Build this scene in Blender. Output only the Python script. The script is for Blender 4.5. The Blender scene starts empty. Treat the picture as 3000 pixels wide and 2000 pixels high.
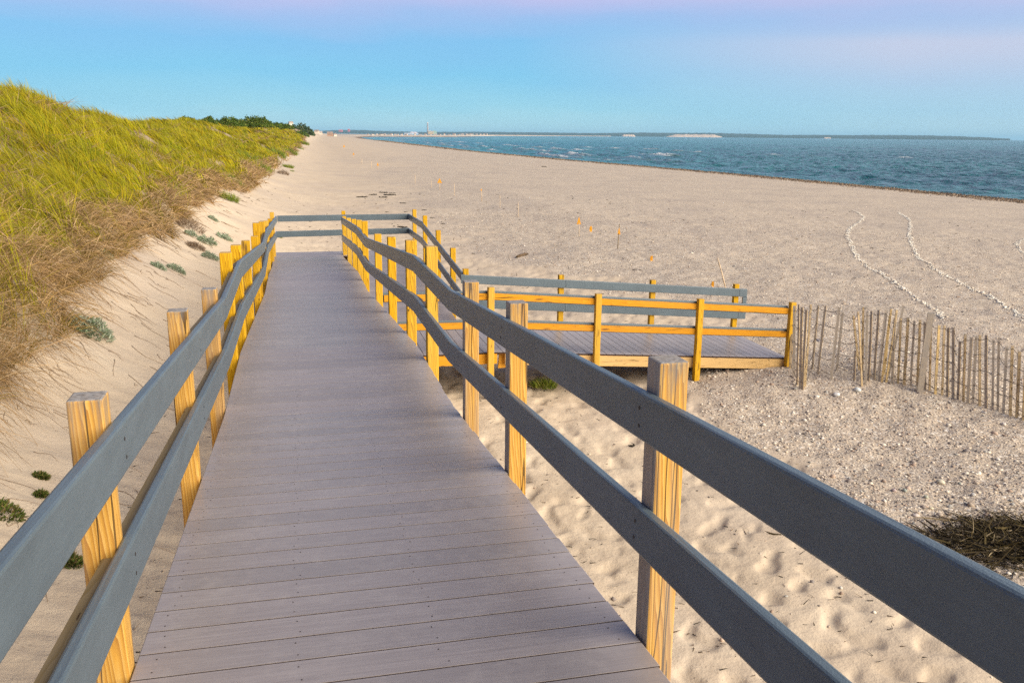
import bpy, math, random
import numpy as np
from mathutils import Vector, Matrix
random.seed(5); RNG = np.random.default_rng(7)
scene = bpy.context.scene
COL = scene.collection
R = math.radians

# ------------------------------------------------------------------ camera
F, PITCH, ROLL, YAW = 2582.4, -.2302, -.0103, -.2381      # fitted to the photograph (pixels of a 3000 x 2000 frame)
cy, sy = math.cos(YAW), math.sin(YAW); cp, sp = math.cos(PITCH), math.sin(PITCH); cr, sr = math.cos(ROLL), math.sin(ROLL)
RM = np.array([[cy, -sy, 0], [sy, cy, 0], [0, 0, 1]]) @ np.array([[1, 0, 0], [0, cp, -sp], [0, sp, cp]]) @ np.array([[cr, 0, sr], [0, 1, 0], [-sr, 0, cr]])
def ray(x, y): return RM @ np.array([(x - 1500) / F, 1, -(y - 1000) / F])
def at_y(x, y, Y): d = ray(x, y); return d * (Y / d[1])
def at_x(x, y, X): d = ray(x, y); return d * (X / d[0])
def at_z(x, y, Z): d = ray(x, y); return d * (Z / d[2])
cam = bpy.data.cameras.new('camera'); camo = bpy.data.objects.new('camera', cam); COL.objects.link(camo)
cam.sensor_width = 36; cam.lens = F * 36 / 3000; cam.clip_start = .05; cam.clip_end = 60000
rgt, fwd, up = RM[:, 0], RM[:, 1], RM[:, 2]
camo.matrix_world = Matrix(((rgt[0], up[0], -fwd[0], 0), (rgt[1], up[1], -fwd[1], 0), (rgt[2], up[2], -fwd[2], 0), (0, 0, 0, 1)))
scene.camera = camo
SEA = -6.0

# ------------------------------------------------------------------ look
EXPO = 1.3
scene.view_settings.view_transform = 'Standard'
try: scene.view_settings.look = 'None'
except Exception: pass
scene.view_settings.exposure = EXPO; scene.view_settings.gamma = 1
scene.cycles.use_denoising = False
scene.cycles.max_bounces = 6; scene.cycles.diffuse_bounces = 3; scene.cycles.glossy_bounces = 3; scene.cycles.transparent_max_bounces = 8

SUN_DIR = np.array([.74, -.68, .50]); SUN_DIR = SUN_DIR / np.linalg.norm(SUN_DIR)   # towards the sun: behind the camera, to the right
SUN_EL = math.asin(SUN_DIR[2]); SUN_AZ = math.atan2(SUN_DIR[0], SUN_DIR[1])
sun = bpy.data.lights.new('sun', 'SUN'); suno = bpy.data.objects.new('sun', sun); COL.objects.link(suno)
sun.energy = 3.2; sun.angle = R(68); sun.color = (1, .89, .72)
suno.rotation_euler = Vector(SUN_DIR).to_track_quat('Z', 'Y').to_euler()

def srgb(r, g, b):
    f = lambda c: (c / 255) / 12.92 if c <= 10.3 else ((c / 255 + .055) / 1.055) ** 2.4
    return (f(r), f(g), f(b), 1)

class NT:
    """small helper round a node tree"""
    def __init__(s, tree): s.t = tree; s.n = tree.nodes; s.l = tree.links
    def new(s, kind, **kw):
        n = s.n.new(kind)
        for k, v in kw.items(): setattr(n, k, v)
        return n
    def put(s, sock, v):
        if hasattr(v, 'is_linked') or isinstance(v, bpy.types.NodeSocket): s.l.new(v, sock)
        else: sock.default_value = v
    def math(s, op, a, b=None, c=None, clamp=False):
        n = s.new('ShaderNodeMath', operation=op); n.use_clamp = clamp
        s.put(n.inputs[0], a)
        if b is not None: s.put(n.inputs[1], b)
        if c is not None: s.put(n.inputs[2], c)
        return n.outputs[0]
    def mix(s, f, a, b, blend='MIX'):
        n = s.new('ShaderNodeMix', data_type='RGBA', blend_type=blend)
        s.put(n.inputs[0], f); s.put(n.inputs[6], a); s.put(n.inputs[7], b)
        return n.outputs[2]
    def ramp(s, f, stops, interp='LINEAR'):
        n = s.new('ShaderNodeValToRGB'); n.color_ramp.interpolation = interp
        e = n.color_ramp.elements
        while len(e) < len(stops): e.new(.5)
        for el, (p, c) in zip(e, stops):
            el.position = p; el.color = c if len(c) == 4 else (*c, 1)
        s.put(n.inputs[0], f); return n.outputs[0]
    def noise(s, vec, scale, detail=3, rough=.55, dist=0):
        n = s.new('ShaderNodeTexNoise'); n.inputs['Scale'].default_value = scale; n.inputs['Detail'].default_value = detail
        n.inputs['Roughness'].default_value = rough; n.inputs['Distortion'].default_value = dist
        if vec is not None: s.l.new(vec, n.inputs['Vector'])
        return n.outputs['Fac'], n.outputs['Color']
    def vor(s, vec, scale, feature='F1', rnd=1):
        n = s.new('ShaderNodeTexVoronoi', feature=feature); n.inputs['Scale'].default_value = scale
        n.inputs['Randomness'].default_value = rnd
        s.l.new(vec, n.inputs['Vector']); return n
    def mapping(s, vec, scale=(1, 1, 1), rot=(0, 0, 0), loc=(0, 0, 0)):
        n = s.new('ShaderNodeMapping'); s.put(n.inputs['Vector'], vec)
        n.inputs['Scale'].default_value = scale; n.inputs['Rotation'].default_value = rot; s.put(n.inputs['Location'], loc)
        return n.outputs[0]
    def bump(s, h, strength, dist, normal=None):
        n = s.new('ShaderNodeBump'); n.inputs['Strength'].default_value = strength; n.inputs['Distance'].default_value = dist
        s.put(n.inputs['Height'], h)
        if normal is not None: s.l.new(normal, n.inputs['Normal'])
        return n.outputs[0]

def material(name):
    m = bpy.data.materials.new(name); m.use_nodes = True
    nt = NT(m.node_tree); b = m.node_tree.nodes['Principled BSDF']
    tc = nt.new('ShaderNodeTexCoord')
    return m, nt, b, tc

def simple(name, rgb, rough=.7, var=.25, scale=20, spec=.3, bump=0):
    m, nt, b, tc = material(name)
    f, _ = nt.noise(tc.outputs['Object'], scale, 4, .6)
    lo = tuple(c * (1 - var) for c in rgb) + (1,); hi = tuple(min(1, c * (1 + var)) for c in rgb) + (1,)
    nt.put(b.inputs['Base Color'], nt.ramp(f, [(.3, lo), (.7, hi)]))
    b.inputs['Roughness'].default_value = rough; b.inputs['Specular IOR Level'].default_value = spec
    if bump: nt.put(b.inputs['Normal'], nt.bump(f, bump, .01))
    return m

# world: Nishita sky tinted into the dusk gradient with two soft lavender cloud veils
w = bpy.data.worlds.new('World'); scene.world = w; w.use_nodes = True
nt = NT(w.node_tree); bg = w.node_tree.nodes['Background']
WS = .12
sky = nt.new('ShaderNodeTexSky', sky_type='NISHITA'); sky.sun_disc = False
sky.sun_elevation = SUN_EL; sky.sun_rotation = SUN_AZ; sky.dust_density = 1.5
tc = nt.new('ShaderNodeTexCoord'); sep = nt.new('ShaderNodeSeparateXYZ'); nt.l.new(tc.outputs['Generated'], sep.inputs[0])
el = nt.math('MULTIPLY', nt.math('ARCSINE', sep.outputs['Z']), 180 / math.pi)
az = nt.math('MULTIPLY', nt.math('ARCTAN2', sep.outputs['X'], sep.outputs['Y']), 180 / math.pi)
cloudvec = nt.new('ShaderNodeCombineXYZ'); nt.put(cloudvec.inputs[0], nt.math('MULTIPLY', az, .035)); nt.put(cloudvec.inputs[1], nt.math('MULTIPLY', el, .16))
cn, _ = nt.noise(cloudvec.outputs[0], 1.6, 4, .55)
wob = nt.math('MULTIPLY', nt.math('SUBTRACT', cn, .5), 3.2)
el2 = nt.math('ADD', el, wob)
f01 = nt.math('DIVIDE', el2, 30.0, clamp=True)
grad = nt.ramp(f01, [(0, srgb(184, 228, 238)), (.05, srgb(152, 215, 238)), (.12, srgb(124, 201, 240)), (.18, srgb(126, 193, 240)),
                     (.23, srgb(158, 190, 238)), (.275, srgb(194, 192, 236)), (.40, srgb(160, 164, 210)), (1, srgb(72, 92, 142))])
# second veil, low on the right
el3 = nt.math('ADD', nt.math('SUBTRACT', el, 5.3), nt.math('MULTIPLY', wob, .35))
veil = nt.math('POWER', 2.718, nt.math('MULTIPLY', nt.math('POWER', nt.math('DIVIDE', nt.math('ABSOLUTE', nt.math('MAXIMUM', nt.math('MULTIPLY', el3, 1.0), nt.math('MULTIPLY', el3, 3.0))), 2.7), 2.0), -1.0))
side = nt.math('MULTIPLY', nt.math('SUBTRACT', az, 14.0), 1 / 22.0, clamp=True)
grad = nt.mix(nt.math('MULTIPLY', nt.math('MULTIPLY', veil, side), .9), grad, srgb(203, 207, 232))
# the low veil to the right, paling the whole corner
pale = nt.math('MULTIPLY', nt.math('SUBTRACT', az, 18.0), 1 / 34.0, clamp=True)
grad = nt.mix(nt.math('MULTIPLY', pale, .4), grad, srgb(196, 205, 228))
k = (2 ** -EXPO) / WS
gs = nt.new('ShaderNodeVectorMath', operation='SCALE'); nt.l.new(grad, gs.inputs[0]); gs.inputs['Scale'].default_value = k
nt.put(bg.inputs['Color'], nt.mix(.96, sky.outputs[0], gs.outputs[0]))
bg.inputs['Strength'].default_value = WS

# ------------------------------------------------------------------ noise and terrain in numpy
_perm = RNG.permutation(512); _ang = RNG.random(512) * 2 * np.pi
def pn(x, y, s=0):
    x = np.asarray(x, float); y = np.asarray(y, float)
    xi = np.floor(x).astype(np.int64); yi = np.floor(y).astype(np.int64); fx = x - xi; fy = y - yi
    def g(i, j):
        h = _perm[(_perm[(i + s * 37) & 511] + j) & 511]; a = _ang[h]; return np.cos(a), np.sin(a)
    u = fx * fx * fx * (fx * (fx * 6 - 15) + 10); v = fy * fy * fy * (fy * (fy * 6 - 15) + 10)
    def dot(i, j): c, d = g(xi + i, yi + j); return c * (fx - i) + d * (fy - j)
    a = dot(0, 0); b = dot(1, 0); c = dot(0, 1); d = dot(1, 1)
    return ((a + (b - a) * u) * (1 - v) + (c + (d - c) * u) * v) * 1.4
def fbm(x, y, s=0, o=4):
    r = 0; a = 1
    for i in range(o): r = r + a * pn(x * 2 ** i, y * 2 ** i, s + i); a *= .5
    return r
def smooth(a, b, x): t = np.clip((x - a) / (b - a), 0, 1); return t * t * (3 - 2 * t)
I = np.interp
def shore_x(y): return I(y, [-50, 75, 120, 200, 300, 410, 690, 940, 1300, 1600, 1900], [70, 71.5, 71.5, 66, 62.5, 64.5, 70, 73, 90, 140, 400])
def toe_x(y): return I(y, [-20, 0, 10, 40, 60, 100, 143, 250, 415, 800, 1500, 3000], [.1, .3, .5, .5, .9, 1.8, 3.0, 5.5, 9, 21, 50, 130])
def dune_w(y): return I(y, [0, 40, 60, 100, 200, 400, 800, 3000], [10, 10, 10.5, 14, 15, 14, 15, 30])
def crest_z(y): return I(y, [-10, 10, 32, 38, 44, 52, 58, 64, 80, 100, 130, 150, 200, 300, 420, 620, 720, 850, 1200, 3000],
                           [1.1, .9, .53, .75, .22, -.12, -.15, -.32, -.2, .2, .68, .85, 1.2, 1.9, 2.1, 2.25, 2.1, .9, -1, -3])
def edge_x(y):
    e = I(y, [0, 6, 7.4, 8.8, 10, 12, 14, 15.5, 17, 19, 22, 30, 40, 53, 72, 143, 250, 415, 900],
          [-3.9, -3.55, -3.2, -2.9, -2.78, -2.85, -3.2, -3.45, -3.15, -2.95, -3.0, -3.05, -3.1, -2.2, -2.3, -.3, 2.2, 4.3, 17])
    e = e - .20 * smooth(16, 20, y) * smooth(75, 55, y)
    return e + .35 * pn(np.asarray(y) / 2.3, 3.3, 9) + .2 * pn(np.asarray(y) / .8, 8.3, 10)
GRAV = [at_z(*p, -3.85)[:2] for p in [(3150, 1950), (2720, 1620), (2300, 1345), (2010, 1205), (1930, 1140)]]
GRAV2 = [at_z(*p, -3.85)[:2] for p in [(2250, 905), (1900, 872), (1700, 808), (1450, 772), (1330, 700), (1240, 655), (1130, 600), (1085, 548), (1040, 505), (1000, 470)]]
_gy = np.array([0, 5] + [p[1] for p in GRAV] + [p[1] for p in GRAV2] + [120, 200, 400, 1000])
_gx = np.array([6.5, 6.3] + [p[0] for p in GRAV] + [p[0] for p in GRAV2] + [12, 17, 30, 60])
_o = np.argsort(_gy); _gy = _gy[_o]; _gx = _gx[_o]
def gravel(x, y):
    e = I(y, _gy, _gx); d = x - e + .9 * fbm(x / 1.7, y / 1.7, 31, 3) * np.clip(y / 14, .35, 3)
    return smooth(-.35, .6, d / np.clip(y / 16, .6, 3) / (1 + np.clip((y - 30) / 18, 0, 12)))
def ground_z(x, y, fine=True):
    x = np.asarray(x, float); y = np.asarray(y, float)
    u = x * 71.5 / shore_x(y)
    z = I(u, [-50, 14, 45, 60, 67, 71.5, 80, 200, 4000], [-3.85, -3.85, -4.75, -5.3, -5.62, -6.0, -6.6, -10, -40])
    z = z + .36 * np.exp(-((x - 8.7) / 3.2) ** 2 - ((y - 12.1) / 1.5) ** 2) + .14 * np.exp(-((x - 11) / 3) ** 2 - ((y - 10.4) / 1.3) ** 2)
    z = z + .05 * fbm(x / 5, y / 5, 3, 3)
    t = (toe_x(y) - x + .35 * fbm(x / 7, y / 7, 5, 2)) / dune_w(y)
    tr_ = np.where(t < -.3, 0, np.where(t > .3, t, (t + .3) ** 2 / 1.2)); tc_ = np.clip(tr_, 0, 1); p = .55 * tc_ + .45 * tc_ * tc_ * (3 - 2 * tc_)
    p = np.where(t > 1, 1 - .03 * np.clip(t - 1, 0, 4), p)
    z = z + (crest_z(y) + 3.85) * p + (.28 * fbm(x / 3.5, y / 3.5, 8, 3) + .5 * pn(x / 9, y / 9, 14)) * smooth(.1, .6, t)
    # sand piled against the dune foot, small blow-outs under the grass edge
    e = edge_x(y); z = z + .28 * smooth(.1, -.5, x - e) * smooth(.05, .2, t) * (y < 120)
    if fine:
        g = gravel(x, y); nearf = np.clip(1.4 - y / 60, 0, 1)
        soft = (1 - g) * smooth(-1.6, .2, x - .2) * nearf
        n1 = pn(x / .25, y / .25, 21); n2 = pn(x / .17 + 3, y / .2, 22)
        z = z + soft * (-.040 * smooth(.08, .55, n1) + .008 * n2 + .03 * pn(x / .9, y / .9, 25))
        z = z + g * nearf * (.03 * fbm(x / .5, y / .5, 26, 3) + .035 * pn(x / 1.3, y / 2.1, 27))
        dune_sand = smooth(.02, .12, t) * (1 - smooth(.3, .5, t)) * nearf
        z = z + dune_sand * (.02 * pn(x / .5 + y * .6, y / .16, 23) + .03 * fbm(x / 1.1, y / 1.1, 24, 2))
    return z
def gz(x, y): return float(ground_z(np.array([x]), np.array([y]))[0])
def on_ground(px, py, z0=-3.9):
    """the point of the ground seen at a place of the photograph"""
    d = ray(px, py); t = np.exp(np.arange(math.log(1.5), math.log(3000), .012))
    for _ in range(3):
        below = t * d[2] < ground_z(t * d[0], t * d[1]); i = int(np.argmax(below)) if below.any() else len(t) - 1
        t = np.linspace(t[max(i - 1, 0)], t[i], 40)
    p = d * t[-1] if not below.any() else d * t[min(i, 39)]
    return np.array([p[0], p[1], gz(p[0], p[1])])

# ------------------------------------------------------------------ mesh helpers
def link(name, me, mats=(), parent=None, loc=None):
    o = bpy.data.objects.new(name, me); COL.objects.link(o)
    for m in mats: me.materials.append(m)
    if parent: o.parent = parent
    if loc is not None: o.location = loc
    return o
def tag(o, label=None, cat=None, group=None, kind=None):
    if label: o['label'] = label
    if cat: o['category'] = cat
    if group: o['group'] = group
    if kind: o['kind'] = kind
    return o
def empty(name, loc, label=None, cat=None, group=None):
    o = bpy.data.objects.new(name, None); COL.objects.link(o); o.location = loc; o.empty_display_size = .1
    return tag(o, label, cat, group)
def np_mesh(name, V, quads=None, tris=None, smooth_=True, attrs=None):
    me = bpy.data.meshes.new(name)
    V = np.ascontiguousarray(V, dtype=np.float32); me.vertices.add(len(V)); me.vertices.foreach_set('co', V.ravel())
    q = np.zeros((0, 4), np.int32) if quads is None else np.asarray(quads, np.int32); t = np.zeros((0, 3), np.int32) if tris is None else np.asarray(tris, np.int32)
    nl = q.size + t.size; me.loops.add(nl); me.loops.foreach_set('vertex_index', np.concatenate([q.ravel(), t.ravel()]))
    n = len(q) + len(t); me.polygons.add(n)
    st = np.concatenate([np.arange(len(q)) * 4, q.size + np.arange(len(t)) * 3]).astype(np.int32)
    me.polygons.foreach_set('loop_start', st)
    me.polygons.foreach_set('use_smooth', np.full(n, smooth_, dtype=bool))
    me.update(calc_edges=True)
    for an, arr in (attrs or {}).items():
        a = me.attributes.new(an, 'FLOAT_COLOR', 'POINT'); c = np.ones((len(V), 4), np.float32); c[:, :arr.shape[1]] = arr
        a.data.foreach_set('color', c.ravel())
    return me
class MB:
    def __init__(s): s.v = []; s.f = []; s.mi = []; s.sm = []
    def add(s, vs, fs, mi=0, sm=False):
        o = len(s.v); s.v += [tuple(map(float, v)) for v in vs]; s.f += [tuple(o + i for i in f) for f in fs]; s.mi += [mi] * len(fs); s.sm += [sm] * len(fs)
    def box(s, x0, x1, y0, y1, z0, z1, mi=0):
        s.add([(x0, y0, z0), (x1, y0, z0), (x1, y1, z0), (x0, y1, z0), (x0, y0, z1), (x1, y0, z1), (x1, y1, z1), (x0, y1, z1)],
              [(0, 3, 2, 1), (4, 5, 6, 7), (0, 1, 5, 4), (1, 2, 6, 5), (2, 3, 7, 6), (3, 0, 4, 7)], mi)
    def ring(s, rings, mi=0, sm=False, close=True):
        """skin equal-length rings; caps at both ends"""
        n = len(rings[0]); vs = [p for r in rings for p in r]; fs = []
        for k in range(len(rings) - 1):
            for i in range(n):
                j = (i + 1) % n; fs.append((k * n + i, k * n + j, (k + 1) * n + j, (k + 1) * n + i))
        if close: fs += [tuple(reversed(range(n))), tuple((len(rings) - 1) * n + i for i in range(n))]
        s.add(vs, fs, mi, sm)
    def tube(s, pts, rad, n=6, mi=0, sm=True):
        rings = []
        for i, p in enumerate(pts):
            a = np.array(pts[max(0, i - 1)], float); b = np.array(pts[min(len(pts) - 1, i + 1)], float)
            d = (b - a) / (np.linalg.norm(b - a) + 1e-9); u = np.cross(d, [0, 0, 1.0])
            if np.linalg.norm(u) < .05: u = np.cross(d, [1.0, 0, 0])
            u /= np.linalg.norm(u); v = np.cross(d, u); r = rad[i] if hasattr(rad, '__len__') else rad
            rings.append([np.array(p) + r * (math.cos(2 * math.pi * k / n) * u + math.sin(2 * math.pi * k / n) * v) for k in range(n)])
        s.ring(rings, mi, sm)
    def build(s, name, mats, parent=None, loc=None):
        me = bpy.data.meshes.new(name); me.from_pydata(s.v, [], s.f); me.update()
        import bmesh
        bm = bmesh.new(); bm.from_mesh(me); bmesh.ops.recalc_face_normals(bm, faces=bm.faces[:]); bm.to_mesh(me); bm.free()
        me.polygons.foreach_set('material_index', s.mi); me.polygons.foreach_set('use_smooth', s.sm)
        if not isinstance(mats, (list, tuple)): mats = [mats]
        return link(name, me, mats, parent, loc)
def bevel(o, w_=.004, seg=2):
    m = o.modifiers.new('edge', 'BEVEL'); m.width = w_; m.segments = seg; m.limit_method = 'ANGLE'; m.angle_limit = R(40); m.harden_normals = False
    return o

# ------------------------------------------------------------------ materials
def attr_mat(name, rough=.8, spec=.2, transl=.25, gain=1.0):
    m, nt, b, tc = material(name)
    a = nt.new('ShaderNodeAttribute'); a.attribute_name = 'Col'
    nt.put(b.inputs['Base Color'], a.outputs['Color']); b.inputs['Roughness'].default_value = rough; b.inputs['Specular IOR Level'].default_value = spec
    if transl:
        tr = nt.new('ShaderNodeBsdfTranslucent'); nt.l.new(a.outputs['Color'], tr.inputs[0]); mx = nt.new('ShaderNodeMixShader'); mx.inputs[0].default_value = transl
        out = m.node_tree.nodes['Material Output']
        nt.l.new(b.outputs[0], mx.inputs[1]); nt.l.new(tr.outputs[0], mx.inputs[2]); nt.l.new(mx.outputs[0], out.inputs[0])
    return m
M_blade = attr_mat('grass blades', .7, .12, .35)
M_leaf = attr_mat('leaves', .7, .2, .2)
M_stick = attr_mat('dead stems', .9, .1, 0)
M_peb = attr_mat('pebbles', .75, .3, 0)

def ground_material():
    m, nt, b, tc = material('beach sand and gravel')
    P = tc.outputs['Object']
    a = nt.new('ShaderNodeAttribute'); a.attribute_name = 'zone'; sep = nt.new('ShaderNodeSeparateColor'); nt.l.new(a.outputs['Color'], sep.inputs[0])
    g, wet, lit = sep.outputs[0], sep.outputs[1], sep.outputs[2]
    n1, c1 = nt.noise(P, 1.1, 5, .6); n2, _ = nt.noise(P, 60, 3, .6); n3, _ = nt.noise(P, 9, 4, .6); n4, _ = nt.noise(P, .22, 4, .55)
    sand = nt.ramp(n1, [(.3, (.53, .43, .31)), (.55, (.60, .495, .365)), (.75, (.65, .55, .41))])
    sand = nt.mix(nt.math('MULTIPLY', n2, .5), sand, (.46, .355, .25, 1))
    sand = nt.mix(nt.ramp(n4, [(.42, (0, 0, 0)), (.68, (.35, .35, .35))]), sand, (.40, .335, .29, 1))
    speck = nt.vor(P, 26, 'F1'); sm = nt.math('MULTIPLY', nt.math('LESS_THAN', speck.outputs['Distance'], .2), nt.math('GREATER_THAN', nt.noise(P, 3.1, 3)[0], .56))
    sand = nt.mix(nt.math('MULTIPLY', sm, .5), sand, (.16, .115, .08, 1))
    # gravel: three sizes of stones, each cell its own stone colour
    v1 = nt.vor(P, 55); v2 = nt.vor(P, 24); v3 = nt.vor(P, 8)
    stones = [(0, (.20, .155, .12)), (.16, (.50, .39, .28)), (.34, (.34, .28, .23)), (.5, (.58, .46, .33)), (.66, (.27, .23, .205)), (.8, (.66, .55, .42)), (.93, (.80, .73, .63)), (1, (.85, .8, .72))]
    def cellcol(v):
        s_ = nt.new('ShaderNodeSeparateColor'); nt.l.new(v.outputs['Color'], s_.inputs[0]); return nt.ramp(s_.outputs[0], stones), s_.outputs[1]
    k1, r1 = cellcol(v1); k2, r2 = cellcol(v2); k3, r3 = cellcol(v3)
    gr = nt.mix(.25, k1, (.48, .405, .305, 1)); gr = nt.mix(nt.math('MULTIPLY', nt.math('GREATER_THAN', r2, .45), .85), gr, k2)
    gr = nt.mix(nt.math('MULTIPLY', nt.math('GREATER_THAN', r3, .82), nt.math('LESS_THAN', v3.outputs['Distance'], .28)), gr, k3)
    gr = nt.mix(nt.ramp(n1, [(.3, (.0, .0, .0)), (.75, (.5, .5, .5))]), gr, (.54, .455, .345, 1))
    n5, _ = nt.noise(P, 5, 3, .75); n6, _ = nt.noise(P, 1.9, 4, .8)
    gr = nt.mix(nt.ramp(n5, [(.5, (0, 0, 0)), (.66, (.55, .55, .55))]), gr, (.235, .20, .175, 1)); gr = nt.mix(nt.ramp(n6, [(.5, (0, 0, 0)), (.7, (.5, .5, .5))]), gr, (.56, .47, .36, 1))
    gr = nt.mix(nt.ramp(n4, [(.45, (0, 0, 0)), (.7, (.4, .4, .4))]), gr, (.33, .28, .245, 1))
    col = nt.mix(g, sand, gr)
    # damp, weed-strewn strip along the water
    wn, _ = nt.noise(P, 2.2, 6, .7); wcol = nt.ramp(wn, [(.3, (.11, .075, .05)), (.5, (.20, .14, .095)), (.72, (.38, .30, .21))])
    col = nt.mix(wet, col, wcol)
    # roots and litter under the grass
    ln, _ = nt.noise(P, 14, 5, .7); lcol = nt.ramp(ln, [(.3, (.10, .07, .03)), (.6, (.24, .17, .08)), (.8, (.36, .27, .15))])
    col = nt.mix(lit, col, lcol)
    nt.put(b.inputs['Base Color'], col); b.inputs['Roughness'].default_value = .95; b.inputs['Specular IOR Level'].default_value = .12
    hg = nt.math('ADD', nt.math('MULTIPLY', nt.math('SUBTRACT', .6, v2.outputs['Distance']), 1.0), nt.math('MULTIPLY', nt.math('SUBTRACT', .6, v1.outputs['Distance']), .5))
    hs = nt.math('ADD', nt.math('MULTIPLY', n3, 1.2), nt.math('MULTIPLY', n2, .25))
    mh = nt.new('ShaderNodeMix', data_type='FLOAT'); nt.put(mh.inputs[0], g); nt.put(mh.inputs[2], hs); nt.put(mh.inputs[3], hg)
    nt.put(b.inputs['Normal'], nt.bump(mh.outputs[0], .55, .025))
    return m
M_ground = ground_material()

def wood_material(name, pale, dark, grey, contrast=1.0, greytop=True):
    m, nt, b, tc = material(name)
    oi = nt.new('ShaderNodeObjectInfo'); off = nt.new('ShaderNodeVectorMath', operation='SCALE'); 
    cmb = nt.new('ShaderNodeCombineXYZ'); nt.put(cmb.inputs[0], oi.outputs['Random']); nt.put(cmb.inputs[1], nt.math('MULTIPLY', oi.outputs['Random'], 3.7)); nt.put(cmb.inputs[2], nt.math('MULTIPLY', oi.outputs['Random'], 7.1))
    nt.l.new(cmb.outputs[0], off.inputs[0]); off.inputs['Scale'].default_value = 9
    ad = nt.new('ShaderNodeVectorMath', operation='ADD'); nt.l.new(tc.outputs['Object'], ad.inputs[0]); nt.l.new(off.outputs[0], ad.inputs[1])
    return m, nt, b, tc, ad.outputs[0], oi.outputs['Random'], pale, dark, grey
def post_wood(name, pale, mid, dark, grey, axis='Z', weath=.5):
    m, nt, b, tc, P, rnd, *_ = wood_material(name, pale, dark, grey)
    sc = {'Z': (1, 1, .055), 'X': (.055, 1, 1), 'Y': (1, .055, 1)}[axis]
    q = nt.mapping(P, sc)
    warp, wc = nt.noise(nt.mapping(P, tuple(c * 2.2 for c in sc)), 5, 3, .55)
    # growth rings: distance field from a bent axis, seen as long tapering stripes
    ln_ = nt.new('ShaderNodeVectorMath', operation='LENGTH')
    q2 = nt.new('ShaderNodeVectorMath', operation='MULTIPLY_ADD'); nt.l.new(wc, q2.inputs[0]); q2.inputs[1].default_value = (.06, .06, .06); nt.l.new(q, q2.inputs[2])
    wv = nt.new('ShaderNodeTexWave', wave_type='BANDS', bands_direction='DIAGONAL', wave_profile='SAW'); wv.inputs['Scale'].default_value = 46; wv.inputs['Distortion'].default_value = 5.5
    wv.inputs['Detail'].default_value = 3; wv.inputs['Detail Scale'].default_value = .7; nt.l.new(q2.outputs[0], wv.inputs['Vector'])
    fine, _ = nt.noise(q, 160, 3, .6)
    g = nt.math('ADD', nt.math('MULTIPLY', wv.outputs['Fac'], .8), nt.math('MULTIPLY', fine, .25))
    col = nt.ramp(g, [(.12, pale), (.5, mid), (.92, dark)])
    col = nt.mix(nt.math('MULTIPLY', nt.math('SUBTRACT', rnd, .5), .5, clamp=True), col, dark)
    col = nt.mix(nt.math('MULTIPLY', nt.math('SUBTRACT', nt.math('FRACT', nt.math('MULTIPLY', rnd, 7.3)), .45, clamp=True), .7), col, (.70, .47, .12, 1))
    cr_, _ = nt.noise(nt.mapping(P, tuple(c * (1.0 if c > .5 else .5) for c in sc)), 17, 2, .5)
    crack = nt.math('LESS_THAN', nt.math('ABSOLUTE', nt.math('SUBTRACT', cr_, .5)), .011 if weath > .5 else .004)
    col = nt.mix(nt.math('MULTIPLY', crack, .85), col, (.055, .03, .012, 1))
    # knots
    kv = nt.vor(nt.mapping(P, tuple(c * (2.4 if c < .5 else 1) * (1.6 if c < .5 else 1) for c in sc)), 11); kd = kv.outputs['Distance']
    kn = nt.ramp(kd, [(.05, (1, 1, 1)), (.13, (.6, .6, .6)), (.2, (0, 0, 0))])
    ks = nt.new('ShaderNodeSeparateColor'); nt.l.new(kv.outputs['Color'], ks.inputs[0])
    col = nt.mix(nt.math('MULTIPLY', nt.math('MULTIPLY', kn, nt.math('GREATER_THAN', ks.outputs[0], .55)), .85), col, (.10, .05, .018, 1))
    # weathering: grey stain in streaks, and the bare end grain on top
    st, _ = nt.noise(nt.mapping(P, tuple(c * 1.5 for c in sc)), 7, 4, .6)
    geo = nt.new('ShaderNodeNewGeometry'); sn = nt.new('ShaderNodeSeparateXYZ'); nt.l.new(geo.outputs['Normal'], sn.inputs[0])
    if axis == 'Z' and weath > .5:
        sg = nt.new('ShaderNodeSeparateXYZ'); nt.l.new(tc.outputs['Generated'], sg.inputs[0]); tn, _ = nt.noise(nt.mapping(P, (30, 30, 3)), 1.3, 4, .7)
        topf = nt.math('MULTIPLY', nt.math('MULTIPLY', nt.math('SUBTRACT', sg.outputs['Z'], .93), 14.0, clamp=True), nt.ramp(tn, [(.42, (0, 0, 0)), (.62, (1, 1, 1))]))
        col = nt.mix(nt.math('MULTIPLY', topf, .85), col, tuple(c * .62 for c in grey[:3]) + (1,))
    col = nt.mix(nt.math('MULTIPLY', nt.ramp(st, [(.5, (0, 0, 0)), (.72, (1, 1, 1))]), weath), col, grey)
    if axis == 'Z':
        eg, _ = nt.noise(P, 70, 5, .7); ecol = nt.ramp(eg, [(.35, tuple(c * .55 for c in grey[:3])), (.65, tuple(min(1, c * 1.35) for c in grey[:3]))])
        col = nt.mix(nt.math('MULTIPLY', nt.math('GREATER_THAN', sn.outputs['Z'], .5), .9 if weath > .2 else .35), col, ecol)
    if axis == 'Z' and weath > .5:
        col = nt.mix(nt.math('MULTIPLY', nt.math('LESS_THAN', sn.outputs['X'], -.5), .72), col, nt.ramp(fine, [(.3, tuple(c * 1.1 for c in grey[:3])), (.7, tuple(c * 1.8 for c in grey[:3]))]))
    nt.put(b.inputs['Base Color'], col); b.inputs['Roughness'].default_value = .72; b.inputs['Specular IOR Level'].default_value = .2
    nt.put(b.inputs['Normal'], nt.bump(g, .25, .004))
    return m
GREYW = (.27, .265, .26, 1)
M_post_old = post_wood('weathered pine post', (.70, .44, .13, 1), (.63, .34, .06, 1), (.42, .20, .04, 1), GREYW, 'Z', .55)
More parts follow.
